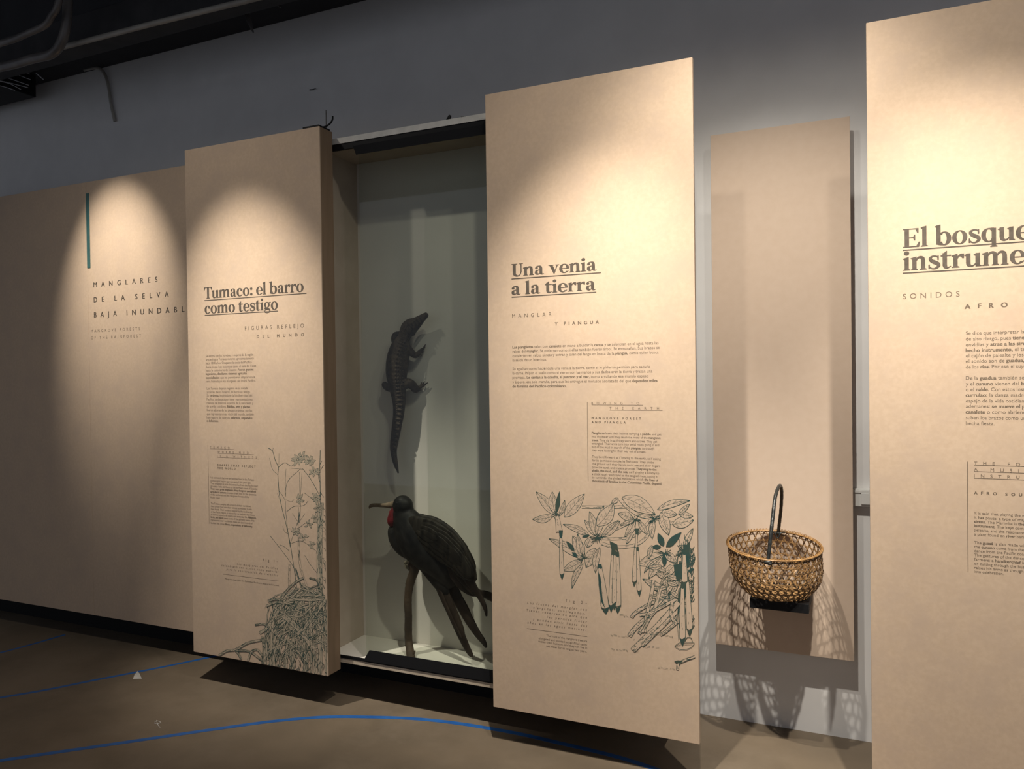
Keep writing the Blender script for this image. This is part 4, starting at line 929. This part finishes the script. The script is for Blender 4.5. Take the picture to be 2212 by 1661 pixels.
# ---------------------------------------------------------------- basket on its shelf
BPY = 3.33
bk = thing('backing_panel', 'narrow plain tan panel behind the woven basket', 'panel', (-0.306, BPY, 0.336))
a = at(1533, 294, BPY); c = at(1835.5, 250, BPY); e = at(1549, 1390, BPY)
mb = MB(); mb.box(a.x+0.003, c.x, BPY, BPY+0.018, 0.347, (a.z+c.z)/2); mb.build('board', M['plain_board'], bk, bevel=0.001)
bars('batten', bk, [(-0.45, -0.16, BPY+0.018, GAP_Y, z, z+0.03) for z in (0.6, 2.2)], M['ply'])
SX0, SX1, SY0, SZ0, SZ1 = -0.395, -0.183, 3.045, 0.601, 0.637
mb = MB(); mb.box(-0.34, -0.24, BPY-0.012, BPY, SZ0-0.014, SZ0); mb.build('cleat', M['black'], bk)
mb = MB(); mb.box(SX0, SX1, SY0, BPY, SZ0, SZ1)
tag(mb.build('display_shelf', M['black'], bevel=0.0015), 'small black shelf block under the woven basket', 'shelf')

bx, by, bz0, bz1 = -0.303, 3.147, SZ1, 0.824
prof = [(0.0, .112), (.06, .124), (.18, .144), (.35, .163), (.55, .170), (.75, .1705), (1.0, .171)]
def radius(s):
    for (s0, r0), (s1, r1) in zip(prof, prof[1:]):
        if s <= s1: return r0+(r1-r0)*(s-s0)/(s1-s0)
    return prof[-1][1]
def surf(th, s, o=0.0):
    r = radius(s)+o
    cx = bx+(-0.012*s)
    x = cx+r*math.cos(th)*1.01; y = by+r*math.sin(th)*(0.98)
    return Vector((x, y, bz0+0.003+s*(bz1-bz0)+s*(0.13*(y-by)-0.03*(x-cx))))
basket = thing('woven_basket', 'open-weave bamboo basket with a tall black handle on the black shelf', 'basket', (bx, by, bz0))
def strip(mb, fn, n, hw, mi=0, th=0.0011):
    """thin flat strip following fn(t) on the basket wall; fn returns (theta, s, offset)"""
    C = []; 
    for i in range(n+1):
        t = i/n; th0, s, o = fn(t); e = 1e-3
        p = surf(th0, s, o); a = fn(min(1, t+e)); c = fn(max(0, t-e)); tan = (surf(*a)-surf(*c)).normalized()
        nor = (surf(th0, s, o+.01)-p).normalized(); side = tan.cross(nor).normalized(); C.append((p, nor, side))
    vs = []; 
    for p, nor, side in C: vs += [p+side*hw-nor*th, p-side*hw-nor*th, p-side*hw+nor*th, p+side*hw+nor*th]
    fs = []
    for i in range(n):
        for k in range(4): fs.append((i*4+k, i*4+(k+1) % 4, (i+1)*4+(k+1) % 4, (i+1)*4+k))
    fs += [(0, 3, 2, 1), (n*4, n*4+1, n*4+2, n*4+3)]
    mb.add(vs, fs, mi)
wv = MB(); ND = 38; NH = 8; step = 2*math.pi/ND
hoops = [(k+0.5)/NH for k in range(NH)]
for k in range(ND):
    t0 = step*k
    for sg in (1, -1):
        # each slanting strip climbs half a spacing per hoop
        def fn(t, t0=t0, sg=sg): 
            return (t0+sg*step*(t*NH-0.0)*0.5+ (0.25*step), t, sg*0.0017*math.cos(t*NH*math.pi*2))
        strip(wv, fn, 36, 0.0023, 1 if (k*7+sg*3) % 6 == 0 else 0)
for i, s in enumerate(hoops):
    strip(wv, lambda t, s=s: (t*2*math.pi, s, 0.0), 96, 0.0015 if i > 3 else 0.0025, 1 if i in (5, 7) else 0)
for dd in range(3):                                # woven bottom: three directions of flat strips
    an = dd*math.pi/3
    for j in range(-6, 7):
        o = j*0.0185; L = math.sqrt(max(0, .113**2-o*o))
        if L < .02: continue
        p0 = Vector((bx+math.cos(an)*-L-math.sin(an)*o, by+math.sin(an)*-L+math.cos(an)*o, bz0+.0014+dd*.0016)); p1 = Vector((bx+math.cos(an)*L-math.sin(an)*o, by+math.sin(an)*L+math.cos(an)*o, bz0+.0014+dd*.0016))
        wv.tube([p0, p1], [(.0042, .0008)]*2, 4, side=(0, 0, 1), mi=0)
wv.build('woven_wall', [M['cane'], M['cane_dark']], basket)
b = MB(); N = 96
b.tube([surf(2*math.pi*i/N, 1.0, .001) for i in range(N+1)], [(.0068, .0038)]*(N+1), 8, side=(0, 0, 1), caps=False); rim = b.build('rim', M['cane_rim'], basket, True)
b = MB()
for i in range(88):
    t0 = 2*math.pi*i/88
    q = [surf(t0+math.pi*2/88*u*1.3, 1.0+.042*math.sin(v), .001+.0048*math.cos(v)) for u, v in ((0, -.9), (.14, -.3), (.28, .3), (.42, .9), (.56, 1.5), (.7, 2.1), (.85, 2.8), (1, 3.4), (1.1, 3.9))]
    b.tube(q, .0013, 5)
b.build('rim_lashing', M['cane_rim'], rim)
# handle of black cord looping from the front of the rim to the back
h = MB(); topz = 1.063; f0 = at(1659, 1213, by-.168); k0 = at(1681.5, 1150, by+.160)
apex = at(1684, 1049, by+.012)
q = spline([f0, at(1664, 1165, by-.15), at(1669, 1120, by-.115), at(1675, 1072, by-.065), apex, at(1688.5, 1062, by+.05), at(1687, 1100, by+.10), at(1683.5, 1130, by+.14), k0], 8)
h.tube(q, [.0068+.0004*math.sin(i*2.1) for i in range(len(q))], 10); hd = h.build('handle', M['cord'], basket, True)
h = MB(); h.ball(f0+Vector((0, -.002, -.002)), (.016, .010, .009), 12); h.ball(f0+Vector((.006, -.004, -.007)), (.010, .008, .006), 10); h.build('knot', M['cord'], hd, True)
h = MB(); h.ball(k0+Vector((0, 0, -.002)), (.012, .009, .008), 12)
q = spline([k0+Vector((-.03, .004, .004)), k0+Vector((-.014, -.006, -.002)), k0+Vector((-.002, -.010, -.022)), k0+Vector((.010, -.006, 0)), k0+Vector((.03, .004, .002))], 4); h.tube(q, .003, 6); h.build('knot', M['cord'], hd, True)

# ---------------------------------------------------------------- wall outlet trunking, right of the basket
t0 = at(1848, 1056, WALL_Y-.03); t1 = at(1858, 1094, WALL_Y-.03)
tr = thing('cable_trunking', 'white cable trunking on the wall behind the right panel', 'trunking', (0.1, WALL_Y, 0.95))
mb = MB(); mb.box(-0.16, 0.75, WALL_Y-.03, GAP_Y, t1.z, t0.z); mb.build('duct_body', M['plastic'], tr, bevel=.002)
mb = MB(); mb.box(-0.16, 0.75, WALL_Y-.034, WALL_Y-.0305, t0.z-.014, t0.z-.006); mb.build('lid_lip', M['plastic'], tr)
p = at(1860, 1064, WALL_Y-.03); q = at(1866, 1091, WALL_Y-.03)
mb = MB(); mb.box(p.x, p.x+.09, WALL_Y-.036, WALL_Y-.0305, q.z+.003, p.z-.001); mb.build('outlet_cover', M['plastic'], tr, bevel=.0015)

# ---------------------------------------------------------------- floor tape and small marks
def tape(name, pts, w, label, z=0.0008):
    q = spline([(p.x, p.y) for p in pts], 8); b = MB(); L = []; K = []
    for i in range(len(q)):
        a = q[max(i-1, 0)]; c = q[min(i+1, len(q)-1)]; dx, dy = c[0]-a[0], c[1]-a[1]; l = math.hypot(dx, dy)
        L.append((q[i][0]-dy/l*w/2, q[i][1]+dx/l*w/2)); K.append((q[i][0]+dy/l*w/2, q[i][1]-dx/l*w/2))
    n = len(q); vs = [(x, y, z) for x, y in L]+[(x, y, z) for x, y in K]+[(x, y, 0) for x, y in L]+[(x, y, 0) for x, y in K]
    fs = [(i, i+1, n+i+1, n+i) for i in range(n-1)]+[(i, 2*n+i, 2*n+i+1, i+1) for i in range(n-1)]+[(n+i, n+i+1, 3*n+i+1, 3*n+i) for i in range(n-1)]
    b.add(vs, fs); return tag(b.build(name, M['tape']), label, 'floor tape')
tape('floor_tape', [onfloor(*q) for q in ((-160, 1669), (0, 1643), (240, 1608), (500, 1570), (600, 1557), (700, 1549), (800, 1549), (900, 1553), (985, 1562), (1060, 1574), (1130, 1587), (1200, 1603), (1330, 1634), (1415, 1661), (1500, 1690))], 0.026, 'long curved strip of blue tape sweeping across the floor in front')
tape('floor_tape', [onfloor(*q) for q in ((-160, 1534), (0, 1507), (100, 1490), (200, 1470), (330, 1445), (432, 1424), (560, 1396))], 0.022, 'shorter straight strip of blue tape running under the Tumaco panel')
tape('floor_tape', [onfloor(*q) for q in ((-80, 1428), (0, 1410), (75, 1390), (140, 1371))], 0.02, 'faint strip of blue tape farthest away, at the left under the fascia')
b = MB(); q = [onfloor(287, 1467), onfloor(306, 1466), onfloor(302, 1456), onfloor(297, 1450), onfloor(291, 1457)]
b.add([(p.x, p.y, .0012) for p in q]+[(p.x, p.y, 0) for p in q], [(0, 1, 2, 3, 4)]+[(i, 5+i, 5+(i+1) % 5, (i+1) % 5) for i in range(5)])
tag(b.build('tape_scrap', M['metal']), 'small grey scrap of tape on the floor beside the straight blue strip', 'tape scrap')
b = MB()
for st in ([(334, 1560), (340, 1557), (347, 1560), (343, 1564), (334, 1562)], [(338, 1556), (341, 1566), (346, 1572)], [(334, 1563), (349, 1562)]):
    q = [onfloor(x, y) for x, y in st]; b.tube([(p.x, p.y, .0008) for p in q], .0012, 5)
tag(b.build('chalk_mark', M['chalk']), 'tiny white chalk scribble on the floor between the two tape strips', 'mark')
